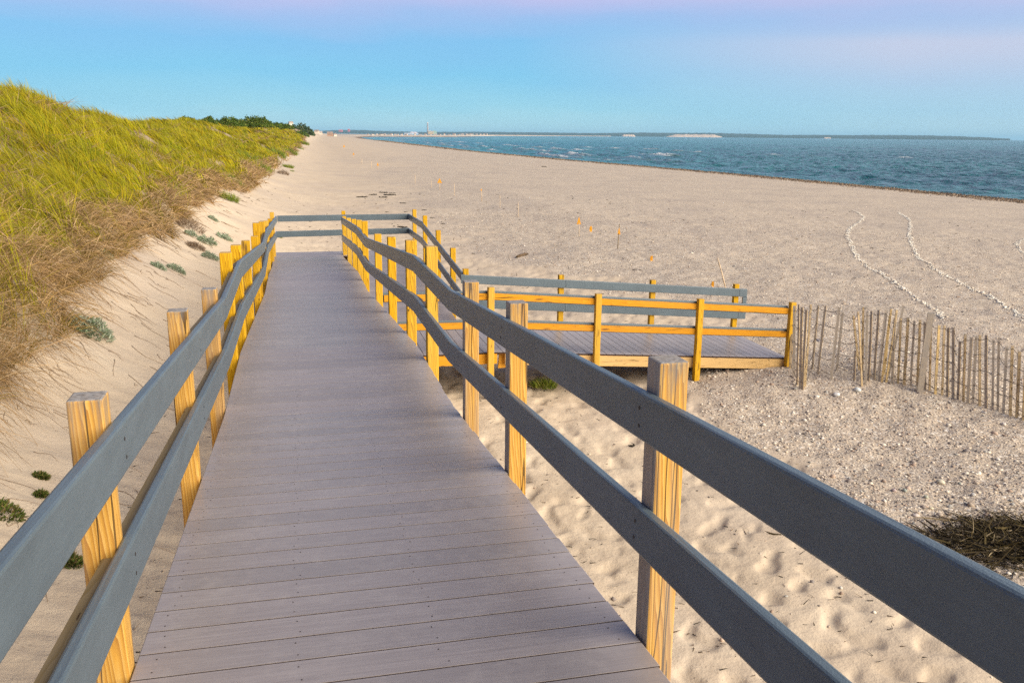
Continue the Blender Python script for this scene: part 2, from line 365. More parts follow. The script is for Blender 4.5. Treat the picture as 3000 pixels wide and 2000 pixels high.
M_post = post_wood('yellow pine post', (.76, .455, .018, 1), (.68, .375, .008, 1), (.34, .155, .004, 1), GREYW, 'Z', .10)
M_beamX = post_wood('yellow pine board', (.74, .36, .025, 1), (.68, .30, .014, 1), (.46, .19, .008, 1), GREYW, 'X', .05)
M_fasc = post_wood('pale pine fascia', (.66, .45, .24, 1), (.60, .39, .19, 1), (.44, .26, .11, 1), GREYW, 'X', .08)
GREYD = (.12, .118, .115, 1)
M_beamY = post_wood('brown pine board', (.115, .10, .09, 1), (.095, .082, .075, 1), (.055, .045, .04, 1), GREYD, 'Y', .5)

def composite(name, base, rough, spec):
    m, nt, b, tc = material(name)
    P = tc.outputs['Object']
    n1, _ = nt.noise(nt.mapping(P, (30, .9, 6)), 3, 4, .6); n2, _ = nt.noise(P, 3, 4, .6); n3, _ = nt.noise(P, 220, 2, .5)
    f = nt.math('ADD', nt.math('MULTIPLY', n1, .5), nt.math('MULTIPLY', n2, .5))
    lo = tuple(c * .8 for c in base); hi = tuple(c * 1.2 for c in base)
    col = nt.ramp(f, [(.3, lo), (.7, hi)])
    # fine scratches along the boards
    sc_, _ = nt.noise(nt.mapping(P, (60, 1.2, 90), (.5, 0, 0)), 4, 3, .5)
    col = nt.mix(nt.math('MULTIPLY', nt.math('GREATER_THAN', sc_, .67), .22), col, tuple(c * 2.1 for c in base) + (1,))
    nt.put(b.inputs['Base Color'], col); b.inputs['Roughness'].default_value = rough; b.inputs['Specular IOR Level'].default_value = spec
    nt.put(b.inputs['Normal'], nt.bump(nt.math('ADD', n1, nt.math('MULTIPLY', n3, .6)), .5, .005))
    return m
M_rail = composite('grey composite rail', (.102, .136, .158), .36, .5)

def deck_material():
    m, nt, b, tc = material('mauve grey composite decking')
    P = tc.outputs['Object']
    a = nt.new('ShaderNodeAttribute'); a.attribute_name = 'Col'; s_ = nt.new('ShaderNodeSeparateColor'); nt.l.new(a.outputs['Color'], s_.inputs[0])
    cmb = nt.new('ShaderNodeCombineXYZ'); nt.put(cmb.inputs[0], nt.math('MULTIPLY', s_.outputs[0], 40.0)); ad = nt.new('ShaderNodeVectorMath', operation='ADD'); nt.l.new(P, ad.inputs[0]); nt.l.new(cmb.outputs[0], ad.inputs[1])
    swap = s_.outputs[1]       # 1 where the boards run along Y
    qa = nt.mapping(ad.outputs[0], (1.1, 34, 34)); qb = nt.mapping(ad.outputs[0], (34, 1.1, 34))
    mv = nt.new('ShaderNodeMix', data_type='VECTOR'); nt.put(mv.inputs[0], swap); nt.l.new(qa, mv.inputs[4]); nt.l.new(qb, mv.inputs[5])
    grain, _ = nt.noise(mv.outputs[1], 3.2, 4, .65, .6)
    n2, _ = nt.noise(P, 2.6, 6, .7); n3, _ = nt.noise(P, 20, 4, .7)
    base = nt.ramp(grain, [(.3, (.278, .240, .228)), (.55, (.342, .298, .284)), (.75, (.388, .342, .328))])
    base = nt.mix(nt.math('MULTIPLY', s_.outputs[0], .6), base, (.25, .222, .212, 1))
    dust = nt.ramp(nt.math('ADD', nt.math('MULTIPLY', n2, .6), nt.math('MULTIPLY', n3, .4)), [(.48, (0, 0, 0)), (.68, (.55, .55, .55))])
    base = nt.mix(dust, base, (.44, .39, .36, 1))
    nt.put(b.inputs['Base Color'], base); b.inputs['Roughness'].default_value = .40; b.inputs['Specular IOR Level'].default_value = .75
    nt.put(b.inputs['Normal'], nt.bump(grain, .2, .004))
    return m
M_deck = deck_material()
M_dark = simple('dark framing', (.10, .065, .04), .9, .3, 8)
M_screw = simple('dark screw heads', (.05, .035, .03), .5, .2, 40)
M_picket = post_wood('weathered fence lath', (.56, .43, .25, 1), (.47, .345, .185, 1), (.25, .165, .085, 1), (.30, .27, .23, 1), 'Z', .55)
M_wire = simple('rusty wire', (.10, .075, .06), .6, .3, 50)
M_orange = simple('orange sign paint', (.74, .33, .015), .5, .12, 6)
M_stake = simple('pale wooden stake', (.55, .42, .28), .8, .25, 14)
M_stakedark = simple('brown stake', (.20, .14, .07), .8, .3, 14)
M_weed = simple('dried seaweed', (.035, .028, .018), .85, .5, 30)
M_drift = simple('driftwood', (.10, .065, .035), .9, .5, 12, bump=.4)

# ------------------------------------------------------------------ ground: one polar sheet round the viewer
def polar(azs, rs):
    A, Rr = np.meshgrid(azs, rs); X = np.sin(A) * Rr; Y = np.cos(A) * Rr
    n, m_ = len(azs), len(rs); idx = np.arange(n * m_).reshape(m_, n)
    q = np.stack([idx[:-1, :-1], idx[:-1, 1:], idx[1:, 1:], idx[1:, :-1]], -1).reshape(-1, 4)
    return X.ravel(), Y.ravel(), q
azs = np.concatenate([np.radians(np.arange(-180, -34, 4.0)), np.radians(np.arange(-34, 60, .145)), np.radians(np.arange(60, 180.1, 4.0))])
rs = np.concatenate([[.05, .6, 1.1], np.exp(np.arange(math.log(1.6), math.log(70), .0075)), np.exp(np.arange(math.log(70), math.log(4200), .03))])
gx, gy, gq = polar(azs, rs)
gzv = ground_z(gx, gy)
g_ = gravel(gx, gy); u_ = gx * 71.5 / shore_x(gy)
wet = smooth(63.2, 65.0, u_ + 1.2 * fbm(gx / 6, gy / 9, 41, 3)) * (1 - .0 * u_)
t_ = (toe_x(gy) - gx) / dune_w(gy)
lit = smooth(.25, -.6, gx - edge_x(gy)) * smooth(.1, .2, t_) * (.55 + .45 * smooth(-.3, .3, fbm(gx / 1.2, gy / 1.2, 51, 3)))
g_ = g_ * smooth(.55, 0, t_)
ground = link('beach_sand', np_mesh('beach_sand', np.stack([gx, gy, gzv], 1), gq, None, True, {'zone': np.stack([g_, wet, lit], 1)}), [M_ground]); tag(ground, kind='structure')

# ------------------------------------------------------------------ sea
def sea_material():
    m, nt, b, tc = material('choppy teal sea')
    P = tc.outputs['Object']
    a = nt.new('ShaderNodeAttribute'); a.attribute_name = 'foam'; sp_ = nt.new('ShaderNodeSeparateColor'); nt.l.new(a.outputs['Color'], sp_.inputs[0])
    n1, _ = nt.noise(nt.mapping(P, (.010, .004, 1)), 1, 4, .55)
    col = nt.ramp(n1, [(.35, (.003, .084, .106)), (.6, (.006, .135, .134))])
    fn, _ = nt.noise(P, 2.2, 5, .7)
    fn2, _ = nt.noise(nt.mapping(P, (.35, .12, 1)), 1.0, 4, .6)
    fo = nt.math('MULTIPLY', nt.math('MULTIPLY', sp_.outputs[0], nt.ramp(fn, [(.36, (0, 0, 0)), (.54, (1, 1, 1))])), nt.ramp(fn2, [(.40, (.08, .08, .08)), (.58, (1, 1, 1))]))
    nt.put(b.inputs['Base Color'], nt.mix(fo, col, (.80, .82, .84, 1)))
    nt.put(b.inputs['Roughness'], nt.math('ADD', nt.math('MULTIPLY', fo, .5), .10)); b.inputs['IOR'].default_value = 1.33
    b.inputs['Specular IOR Level'].default_value = .16
    w1, _ = nt.noise(nt.mapping(P, (.55, .3, 1), (0, 0, .35)), 1.4, 5, .62)
    w2, _ = nt.noise(nt.mapping(P, (.16, .07, 1), (0, 0, .35)), 1.0, 5, .6)
    nt.put(b.inputs['Normal'], nt.bump(nt.math('ADD', w1, nt.math('MULTIPLY', w2, 2.5)), 1.0, 1.6))
    return m
M_sea = sea_material()
azs = np.radians(np.arange(-8, 66, .17)); rs = np.concatenate([np.exp(np.arange(math.log(55), math.log(1500), .0055)), np.exp(np.arange(math.log(1510), math.log(45000), .12))])
wx, wy, wq = polar(azs, rs); wr = np.hypot(wx, wy)
am = np.clip(1.2 - wr / 1300, 0, 1)
cx_ = wx * .94 - wy * .34; cy_ = wx * .34 + wy * .94
h = .22 * pn(cx_ / 8, cy_ / 20, 61) + .20 * pn(cx_ / 3.6, cy_ / 7, 62) + .12 * pn(cx_ / 1.7, cy_ / 2.8, 63)
h = h + .10 * pn(cx_ / 17, cy_ / 50, 64)
off_ = wx - shore_x(wy)
h = 1.75 * h * am * smooth(-2, 14, off_)
foam = smooth(.50, .70, h) * smooth(.3, .55, fbm(wx / 30, wy / 70, 66, 2)) * .9
# two breaking lines off the beach and a few single breakers
for d0, wd, s_ in ((12, 1.6, 74), (26, 1.8, 71), (52, 2.6, 72)):
    line = np.exp(-((off_ - d0 - 5 * pn(wy / 60, .5, s_)) / wd) ** 2) * smooth(.10, .34, pn(wy / 26, .7, s_ + 4)) * smooth(170, 280, wy) * 1.4
    foam = np.maximum(foam, line); h = h + .45 * line * am
for px_, py_, sx_ in [(2045, 447, 7), (2262, 455, 9), (1720, 432, 12), (1800, 435, 10), (1575, 431, 10), (1610, 420, 14), (2650, 463, 4), (2360, 458, 8), (1990, 444, 6), (1905, 437, 8)]:
    c_ = at_z(px_, py_, SEA)
    br = np.exp(-((wx - c_[0]) / (1.3 + wr * .004)) ** 2 - ((wy - c_[1]) / (sx_ * .6)) ** 2); foam = np.maximum(foam, br * 1.3); h = h + .5 * br
sea = link('sea', np_mesh('sea', np.stack([wx, wy, SEA + h], 1), wq, None, True, {'foam': np.stack([np.clip(foam, 0, 1)] * 3, 1)}), [M_sea]); tag(sea, kind='structure')

# ------------------------------------------------------------------ blades: grass, dead stems, twigs
def blades(name, P, D, L, Wd, bend, C, mats, levels=3, parent=None, tipcol=None):
    """P base points, D unit directions, L lengths, Wd widths, bend sideways vectors added at the tip, C colours"""
    n = len(P); side = np.cross(D, RNG.normal(size=(n, 3))); side /= np.linalg.norm(side, axis=1)[:, None] + 1e-9
    V = []; Cc = []
    for k_ in range(levels):
        t = k_ / levels; c = P + D * (L * t)[:, None] + bend * (L * t * t)[:, None]; hw = (Wd * (1 - .55 * t) * .5)[:, None]
        V += [c - side * hw, c + side * hw]; cc = C if tipcol is None else C * (1 - t) + tipcol * t; Cc += [cc, cc]
    V.append(P + D * L[:, None] + bend * L[:, None]); Cc.append(C if tipcol is None else tipcol)
    V = np.stack(V, 1); Cc = np.stack(Cc, 1); m_ = 2 * levels + 1; o = (np.arange(n) * m_)[:, None]
    q = np.concatenate([o + np.array([[2 * k_, 2 * k_ + 1, 2 * k_ + 3, 2 * k_ + 2]]) for k_ in range(levels - 1)], 0); t3 = o + np.array([[2 * levels - 2, 2 * levels - 1, 2 * levels]])
    me = np_mesh(name, V.reshape(-1, 3), q, t3, False, {'Col': Cc.reshape(-1, 3)}); return link(name, me, mats, parent)
def unit(v): return v / (np.linalg.norm(v, axis=1)[:, None] + 1e-9)

def sample_dune(n, y0, y1, inner=0.0, outer=None):
    y = np.exp(RNG.uniform(math.log(y0), math.log(y1), n)); e = edge_x(y); c = toe_x(y) - dune_w(y) * 1.25
    f_ = RNG.random(n); x = e - inner - (e - inner - c) * (f_ if outer is None else f_ * outer)
    return x, y
GREEN = np.array([[.27, .27, .003], [.34, .315, .003], [.16, .205, .004], [.42, .31, .004], [.30, .275, .005]])
TAN = np.array([[.42, .27, .12], [.33, .20, .08], [.48, .33, .18], [.27, .17, .075], [.40, .28, .17]])
def grass(name, n, y0, y1, wid, len_):
    nc = n // 26; tx, ty = sample_dune(nc, y0, y1); k_t = RNG.integers(0, nc, n); sp = np.clip(ty[k_t] / 26, .75, 3) * .085
    rx, ry = RNG.normal(size=n), RNG.normal(size=n); x = tx[k_t] + rx * sp; y = ty[k_t] + ry * sp; e = edge_x(y)
    k_d = np.clip(y / 60, 1, 1.6)
    dead = smooth(.85, .0, ((e - x) + .9 * fbm(x / 1.3, y / 1.8, 77, 2)) / k_d) * .8 + smooth(.30, .55, fbm(x / 1.1 / k_d, y / 2.6 / k_d, 78, 3)) * .6 + .03
    tdead = RNG.random(nc)[k_t] < .06
    dead = np.where(tdead, np.maximum(dead, .7), dead)
    dn = smooth(-.8, -.1, fbm(x / .9, y / 1.1, 79, 2)) * .5 + .5
    keep = RNG.random(n) < dn; x, y, dead, e, k_t, rx, ry = (v[keep] for v in (x, y, dead, e, k_t, rx, ry)); n = len(x)
    isd = RNG.random(n) < dead
    z = ground_z(x, y, False)
    ct = RNG.integers(0, 5, nc)[k_t]; ci = np.where(RNG.random(n) < .6, ct, RNG.integers(0, 5, n))
    C = np.where(isd[:, None], TAN[RNG.integers(0, 5, n)], GREEN[ci])
    shade = .80 + .40 * smooth(-.6, .6, fbm(x / 2.2, y / 3.0, 80, 3)); C = C * (shade * RNG.uniform(.8, 1.2, n) * RNG.uniform(.8, 1.2, nc)[k_t])[:, None]
    tl = RNG.normal(size=(nc, 2))[k_t] * .16; hs = (RNG.uniform(.55, 1.25, nc) ** 1.1)[k_t]
    D = np.stack([-.20 + .16 * rx + tl[:, 0] + .08 * RNG.normal(size=n), .03 + .16 * ry + tl[:, 1] + .08 * RNG.normal(size=n), np.ones(n)], 1)
    D[isd] += RNG.normal(size=(isd.sum(), 3)) * np.array([.45, .45, .1]) + np.array([.3, -.1, 0])
    D = unit(D); L = RNG.uniform(.65, 1.2, n) * hs * len_ * np.where(isd, .85, 1.08)
    bend = np.array([-.55, .10, 0]) * RNG.uniform(.3, 1.1, n)[:, None] + np.array([0, 0, -.32]) * RNG.random(n)[:, None] + np.concatenate([tl * .6, np.zeros((n, 1))], 1)
    bend[isd] = np.stack([RNG.normal(size=isd.sum()) * .5 + .2, RNG.normal(size=isd.sum()) * .4, -RNG.random(isd.sum()) * .8], 1)
    tip = C * .62 + np.where(isd[:, None], np.array([[.48, .35, .2]]), np.array([[.44, .36, .05]])) * .38
    W_ = np.maximum(wid, y * .00075) * RNG.uniform(.7, 1.3, n)
    return blades(name, np.stack([x, y, z - .03], 1), D, L, W_, bend, C, [M_blade], 3, None, tip)
o = grass('dune_grass', 170000, 3.5, 75, .007, .62); tag(o, 'yellow green beach grass blown over on the near dune slope', 'dune grass', kind='stuff')
o = grass('dune_grass', 80000, 55, 420, .02, .7); tag(o, 'yellow green grass on the farther dune ridge', 'dune grass', kind='stuff')
# dense brown fringe standing and drooping along the lower edge of the grass
n = 42000; y = np.exp(RNG.uniform(math.log(3.5), math.log(90), n)); e = edge_x(y); q = RNG.random(n) ** 1.3 * (1.45 + .6 * pn(y / 2.5, .4, 85)) * np.where(y < 20, 1, .75); x = e - q + .05
clump = fbm(x / .55, y / .75, 86, 2); keep = RNG.random(n) < smooth(-.55, .15, clump) * .9 + .1; x, y, q, clump = x[keep], y[keep], q[keep], clump[keep]; n = len(x)
z = ground_z(x, y, False); OLV = np.array([[.16, .125, .012], [.22, .16, .02], [.13, .10, .008], [.34, .22, .08], [.44, .29, .14], [.52, .37, .21], [.30, .19, .07], [.40, .26, .12]])
ci = RNG.choice(8, n, p=[.10, .10, .09, .15, .16, .12, .13, .15]); C = OLV[ci] * (RNG.uniform(.7, 1.2, n) * (.75 + .45 * smooth(-.3, .6, clump)))[:, None]
D = unit(np.stack([.25 + .55 * RNG.normal(size=n), -.1 + .55 * RNG.normal(size=n), .75 + .25 * RNG.random(n)], 1)); L = RNG.uniform(.22, .65, n) * np.where(y < 18, 1, .75)
bend = np.stack([.22 + .35 * RNG.normal(size=n), -.1 + .35 * RNG.normal(size=n), -.85 * RNG.random(n) - .15], 1) * RNG.uniform(.4, 1, n)[:, None]
tag(blades('dead_grass', np.stack([x, y, z], 1), D, L, np.maximum(.0065, y * .0007), bend, C, [M_stick], 3), 'dense brown and olive fringe of withered beach grass along the sandy edge of the dune', 'dead grass', kind='stuff')
# dead stems and roots hanging down the sand from the grass edge
n = 11000; y = np.exp(RNG.uniform(math.log(4), math.log(60), n)); e = edge_x(y); x = e - RNG.gamma(1.5, .30, n) + .15
keep = RNG.random(n) < smooth(-.1, .45, fbm(x / .8, y / .9, 83, 2)) + .10; x, y = x[keep], y[keep]; n = len(x)
z = ground_z(x, y, False) + RNG.uniform(0, .3, n)
D = unit(np.stack([.75 + .35 * RNG.normal(size=n), -.25 + .4 * RNG.normal(size=n), -.18 + .25 * RNG.normal(size=n)], 1)); L = RNG.uniform(.3, 1.0, n) * np.where(y < 16, 1, .6)
bend = np.stack([.05 * RNG.normal(size=n), .25 * RNG.normal(size=n) - .1, -.42 + .12 * RNG.normal(size=n)], 1)
C = TAN[RNG.integers(0, 5, n)] * RNG.uniform(.55, 1.1, n)[:, None]
tag(blades('dead_grass', np.stack([x, y, z], 1), D, L, np.maximum(.006, y * .0006), bend, C, [M_stick], 3), 'tangle of dead brown stems hanging from the edge of the dune grass', 'dead grass', kind='stuff')
# roots and twigs lying on the bare slope
n = 330; y = np.exp(RNG.uniform(math.log(4), math.log(45), n)); x = edge_x(y) + RNG.gamma(1.3, .5, n) - .1; keep = x < -.75; x, y = x[keep], y[keep]; n = len(x)
L = RNG.uniform(.08, .9, n) * RNG.uniform(.3, 1, n); A = RNG.normal(-.5, .35, n); tw = MB()
for i in range(n):
    pts = []; a = A[i]
    for k_ in range(6):
        t = k_ / 5 * L[i]; xx = x[i] + math.cos(a) * t; yy = y[i] + math.sin(a) * t + .04 * math.sin(k_ * 1.3 + i); pts.append((xx, yy, gz(xx, yy) + .006))
    tw.tube(pts, [.0030 * (1 - .12 * k_) * max(1, y[i] / 9) for k_ in range(6)], 4)
tag(tw.build('twig_litter', simple('dark twigs', (.30, .215, .145), .9, .4, 9)), 'dark roots and twigs strewn over the bare sand slope', 'twigs', kind='stuff')

# ------------------------------------------------------------------ boardwalk
_s = (1.7584 - 1.4648) / 3.6
def main_z(Y):
    Y = np.asarray(Y, float)
    return np.where(Y < 5.6, -1.7584 + (5.6 - Y) * _s, I(Y, [5.60, 7.43, 12.96, 14.97, 20.0, 60], [-1.7584, -1.7768, -2.2517, -2.2835, -2.70, -2.70]))
XL, XR = -.514, .9467; xl, xr = -.4847, .924; RT = .034
boardwalk = empty('boardwalk', (.2, 12, -3.9), 'grey decked boardwalk with yellow timber posts, ramping down and turning onto the beach', 'boardwalk')
BW = boardwalk; BL = np.array(BW.location)
def part(mb_, name, mats, parent=None, bev=0):
    par = parent or BW; o = mb_.build(name, mats, par); o.matrix_parent_inverse = Matrix.Translation(-BW.matrix_basis.translation) if parent is None else Matrix()
    if bev: bevel(o, bev)
    return o
# decking: every board is a bevelled strip in one mesh; attribute Col carries a random tone and the running direction
dv, dq, dc = [], [], []
def board(corners, th, tone, along):
    """corners: four top corners in order; a chamfered plank of thickness th"""
    c = np.array(corners, float); mid = c.mean(0); o = len(dv)
    inn = c + (mid - c) / np.linalg.norm(mid - c, axis=1)[:, None] * .003
    for p in inn: dv.append(p)
    for p in c: dv.append(p - [0, 0, .002])
    for p in c: dv.append(p - [0, 0, th])
    dq.append((o, o + 1, o + 2, o + 3))
    for a_ in range(4):
        b_ = (a_ + 1) % 4; dq.append((o + a_, o + 4 + a_, o + 4 + b_, o + b_)); dq.append((o + 4 + a_, o + 8 + a_, o + 8 + b_, o + 4 + b_))
    dq.append((o + 11, o + 10, o + 9, o + 8)); dc.extend([(tone, along, 0)] * 12)
PW, GAP = .1455, .0068
Y = 3.5267 - 40 * PW
while Y + PW < 21.1:
    z0, z1 = float(main_z(Y)), float(main_z(Y + PW)); t = random.random()
    ex = random.uniform(-.004, .004); xl_ = XL - .07 * smooth(16, 21, Y); board([(xl_, Y + GAP, z0), (XR + ex, Y + GAP, z0), (XR + ex, Y + PW, z1), (xl_, Y + PW, z1)], .026, t, 0); Y += PW
# return ramp beside it and the lower turning platform
RX0, RX1 = 1.075, 2.52
def ret_z(Y): return I(Y, [14.0, 19.2, 30], [-3.075, -2.70, -2.70])
Y = 14.03
while Y + PW < 21.1:
    t = random.random(); x0 = RX0 if Y < 20 else XR + .004
    board([(x0, Y + GAP, float(ret_z(Y))), (RX1, Y + GAP, float(ret_z(Y))), (RX1, Y + PW, float(ret_z(Y + PW))), (x0, Y + PW, float(ret_z(Y + PW)))], .026, t, 0); Y += PW
PY0, PY1 = 12.2, 13.93
def low_z(X): return I(X, [0, 2.78, 7.5, 9], [-3.075, -3.09, -3.41, -3.51])
X = 1.08
while X + PW < 7.52:
    t = random.random(); board([(X + GAP, PY0, float(low_z(X))), (X + PW, PY0, float(low_z(X + PW))), (X + PW, PY1, float(low_z(X + PW))), (X + GAP, PY1, float(low_z(X)))], .026, t, 1); X += PW
me = np_mesh('decking', np.array(dv), np.array(dq), None, False, {'Col': np.array(dc)})
M_edge = simple('dark brown board edges', (.045, .026, .022), .9, .3, 30)  # side faces of the boards are coloured dark brown, darker than their tops
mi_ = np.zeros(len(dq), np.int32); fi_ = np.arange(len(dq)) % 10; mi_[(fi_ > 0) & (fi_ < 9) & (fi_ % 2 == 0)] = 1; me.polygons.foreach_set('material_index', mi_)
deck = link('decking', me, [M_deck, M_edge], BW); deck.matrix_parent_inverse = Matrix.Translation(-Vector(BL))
# dark screw heads on the near boards
sc_ = MB(); Y = 3.5267 - 9 * PW
while Y < 8.5:
    for xx in (XL + .06, -.06, .36, XR - .06):
        for dy in (.035, .11):
            yy = Y + dy; z = float(main_z(yy)) + .0012; r = .0028; jx = random.uniform(-.014, .014); sc_.add([(xx + jx + r * math.cos(k_ * math.pi / 3), yy + r * math.sin(k_ * math.pi / 3), z) for k_ in range(6)], [tuple(range(6))])
    Y += PW
so = sc_.build('screw_heads', M_screw, deck); so['kind'] = 'stuff'
# framing below the boards
fr = MB()
def beam_y(mb_, x0, x1, zf, y0, y1, d0, d1, step=.5):
    ys = list(np.arange(y0, y1, step)) + [y1]
    mb_.ring([[(x0, yy, float(zf(yy)) - d0), (x1, yy, float(zf(yy)) - d0), (x1, yy, float(zf(yy)) - d1), (x0, yy, float(zf(yy)) - d1)] for yy in ys])
for xx in (XL + .02, .2, XR - .06): beam_y(fr, xx, xx + .04, main_z, -2, 21.05, .028, .22)
for xx in (RX0 + .02, 1.8, RX1 - .06): beam_y(fr, xx, xx + .04, ret_z, 14.1, 21.05, .028, .22)
for yy in np.arange(-1.5, 20.9, 2.0): fr.box(XL + .06, XR - .065, yy, yy + .04, float(main_z(yy)) - .21, float(main_z(yy)) - .031)
part(fr, 'joist', M_dark)
fa = MB()       # fascia of the beach ramp: pale board, and the shorter yellow one of the turning platform
x0, x1 = 2.86, 7.46; fa.add([(x0, PY0 - .0, low_z(x0) - .028), (x1, PY0, low_z(x1) - .028), (x1, PY0, low_z(x1) - .19), (x0, PY0, low_z(x0) - .19), (x0, PY0 + .04, low_z(x0) - .028), (x1, PY0 + .04, low_z(x1) - .028), (x1, PY0 + .04, low_z(x1) - .19), (x0, PY0 + .04, low_z(x0) - .19)],
    [(0, 1, 2, 3), (7, 6, 5, 4), (0, 4, 5, 1), (1, 5, 6, 2), (2, 6, 7, 3), (3, 7, 4, 0)])
fo = part(fa, 'fascia_board', M_fasc, None, .003); fo['label'] = 'pale new pine fascia board under the beach ramp'
fb = MB(); fb.box(1.085, 2.74, PY0, PY0 + .04, -3.075 - .19, -3.075 - .03); part(fb, 'fascia_board', M_beamX, None, .003)
fc = MB(); 
for xx in np.arange(1.2, 7.4, .9): fc.box(xx, xx + .04, PY0 + .045, PY1 - .02, float(low_z(xx)) - .2, float(low_z(xx + .04)) - .031)
fc.box(2.9, 7.4, PY1 - .045, PY1 - .005, float(low_z(7.4)) - .16, float(low_z(7.4)) - .032)
part(fc, 'joist', M_dark)
bk = MB()       # short block and bolt in the gap between the two fascias
bk.add([(2.80, PY0 + .1, -3.12), (2.98, PY0 + .1, -3.12), (2.98, PY0 + .14, -3.12), (2.80, PY0 + .14, -3.12), (2.78, PY0 + .1, -3.36), (2.95, PY0 + .1, -3.36), (2.95, PY0 + .14, -3.36), (2.78, PY0 + .14, -3.36)], [(0, 1, 2, 3), (4, 7, 6, 5), (0, 4, 5, 1), (1, 5, 6, 2), (2, 6, 7, 3), (3, 7, 4, 0)])
part(bk, 'support_block', M_beamX)

# posts
def post(x0, y0, ztop, zbot, mat_, w_=.089, lean=0.0):
    b_ = MB(); h_ = w_ / 2; b_.box(-h_, h_, -h_, h_, 0, ztop - zbot)
    o = b_.build('post', mat_, BW); o.location = (x0 + h_ - BL[0], y0 + h_ - BL[1], zbot - BL[2]); o.rotation_euler = (random.uniform(-.0012, .0012), random.uniform(-.0012, .0012) + lean, random.uniform(-.03, .03)); bevel(o, .006, 2); return o
LPX = [(296, 1170, 1), (548, 911, 1), (633, 847, 1), (677.8, 741, 0), (704.6, 719, 0), (731, 705.6, 0), (755, 692.7, 0), (759, 653.6, 0), (775, 649.7, 0), (786, 647, 0), (797, 641, 0), (802, 622, 0)]
lp_x = xl - RT - .0015 - .089; left_posts = []
for px_, py_, old in LPX:
    p = at_x(px_, py_, lp_x + .089); left_posts.append(p[1]); post(lp_x, p[1], p[2], gz(lp_x, p[1]) - .25, M_post_old if old else M_post)
post(lp_x, .55, -.55, -4.2, M_post_old)
rp_x = xr + RT + .0015; right_posts = [2.21, 3.99, 5.17, 6.81, 8.15, 9.90, 11.61, 13.91, 15.23, 16.69, 18.49]
RTOP = [(1960, 1062), (1520, 888), (1388, 826), (1263, 723), (1193, 705), (1140, 695), (1100, 686), (1070, 648), (1048, 645), (1034, 642.5), (1019, 639)]
for Y, (px_, py_) in zip(right_posts, RTOP):
    p = at_y(px_, py_, Y); post(rp_x, Y, p[2], -4.2, M_post_old if Y < 5.5 else M_post)
post(rp_x, .5, -.5, -4.2, M_post_old)
post(rp_x, 20.3, -1.83, -4.2, M_post)
# far rail posts, outer posts of the return ramp
FY = 21.25
p = at_y(1006, 618, FY + .05); post(p[0] - .045, FY + .04, p[2], -4.2, M_post)
OX = 2.56
for px_, py_ in [(1209, 614), (1240, 632), (1278, 675), (1321, 727)]:
    p = at_x(px_, py_, OX + .04); post(OX + .04, p[1], p[2], -4.2, M_post)
OY = 13.97
for px_, py_ in [(1367, 788), (1648, 806), (1918, 821), (2164, 833)]:
    p = at_y(px_, py_, OY); post(p[0] - .045, OY + .04, p[2] - .005, gz(p[0], OY) - .3, M_post)
near_x = []
for px_, py_ in [(1437, 840), (1751, 859), (2050, 874), (2320, 884)]:
    p = at_y(px_, py_, PY0 - .02); near_x.append(p[0]); post(p[0] - .045, PY0 - .092, p[2], gz(p[0], PY0) - .3, M_post)

# rails: rounded 2x6 boards swept along kinked lines, each straight run a board of its own with a fine joint
def profile(t0, t1, z0, z1, r=.008):
    k_ = [(0, 0), (.3, .7 * .43), (1, 1)]
    a_ = [(t0 + r, z0), (t1 - r, z0), (t1 - r * .3, z0 + r * .3), (t1, z0 + r), (t1, z1 - r), (t1 - r * .3, z1 - r * .3), (t1 - r, z1), (t0 + r, z1), (t0 + r * .3, z1 - r * .3), (t0, z1 - r), (t0, z0 + r), (t0 + r * .3, z0 + r * .3)]
    return a_
def rail_run(mb_, pts, nrm, t0, t1, hgt, joint=.005, r=.008):
    """pts: top inner edge; nrm: horizontal unit vector pointing away from the walkway"""
    nrm = np.array(nrm, float)
    for a, b in zip(pts[:-1], pts[1:]):
        a = np.array(a, float); b = np.array(b, float); d = (b - a) / np.linalg.norm(b - a); a2 = a + d * joint / 2; b2 = b - d * joint / 2
        rings = [[q + nrm * t + np.array([0, 0, z]) for t, z in profile(t0, t1, -hgt, 0, r)] for q in (a2, b2)]
        mb_.ring(rings, 0, True)
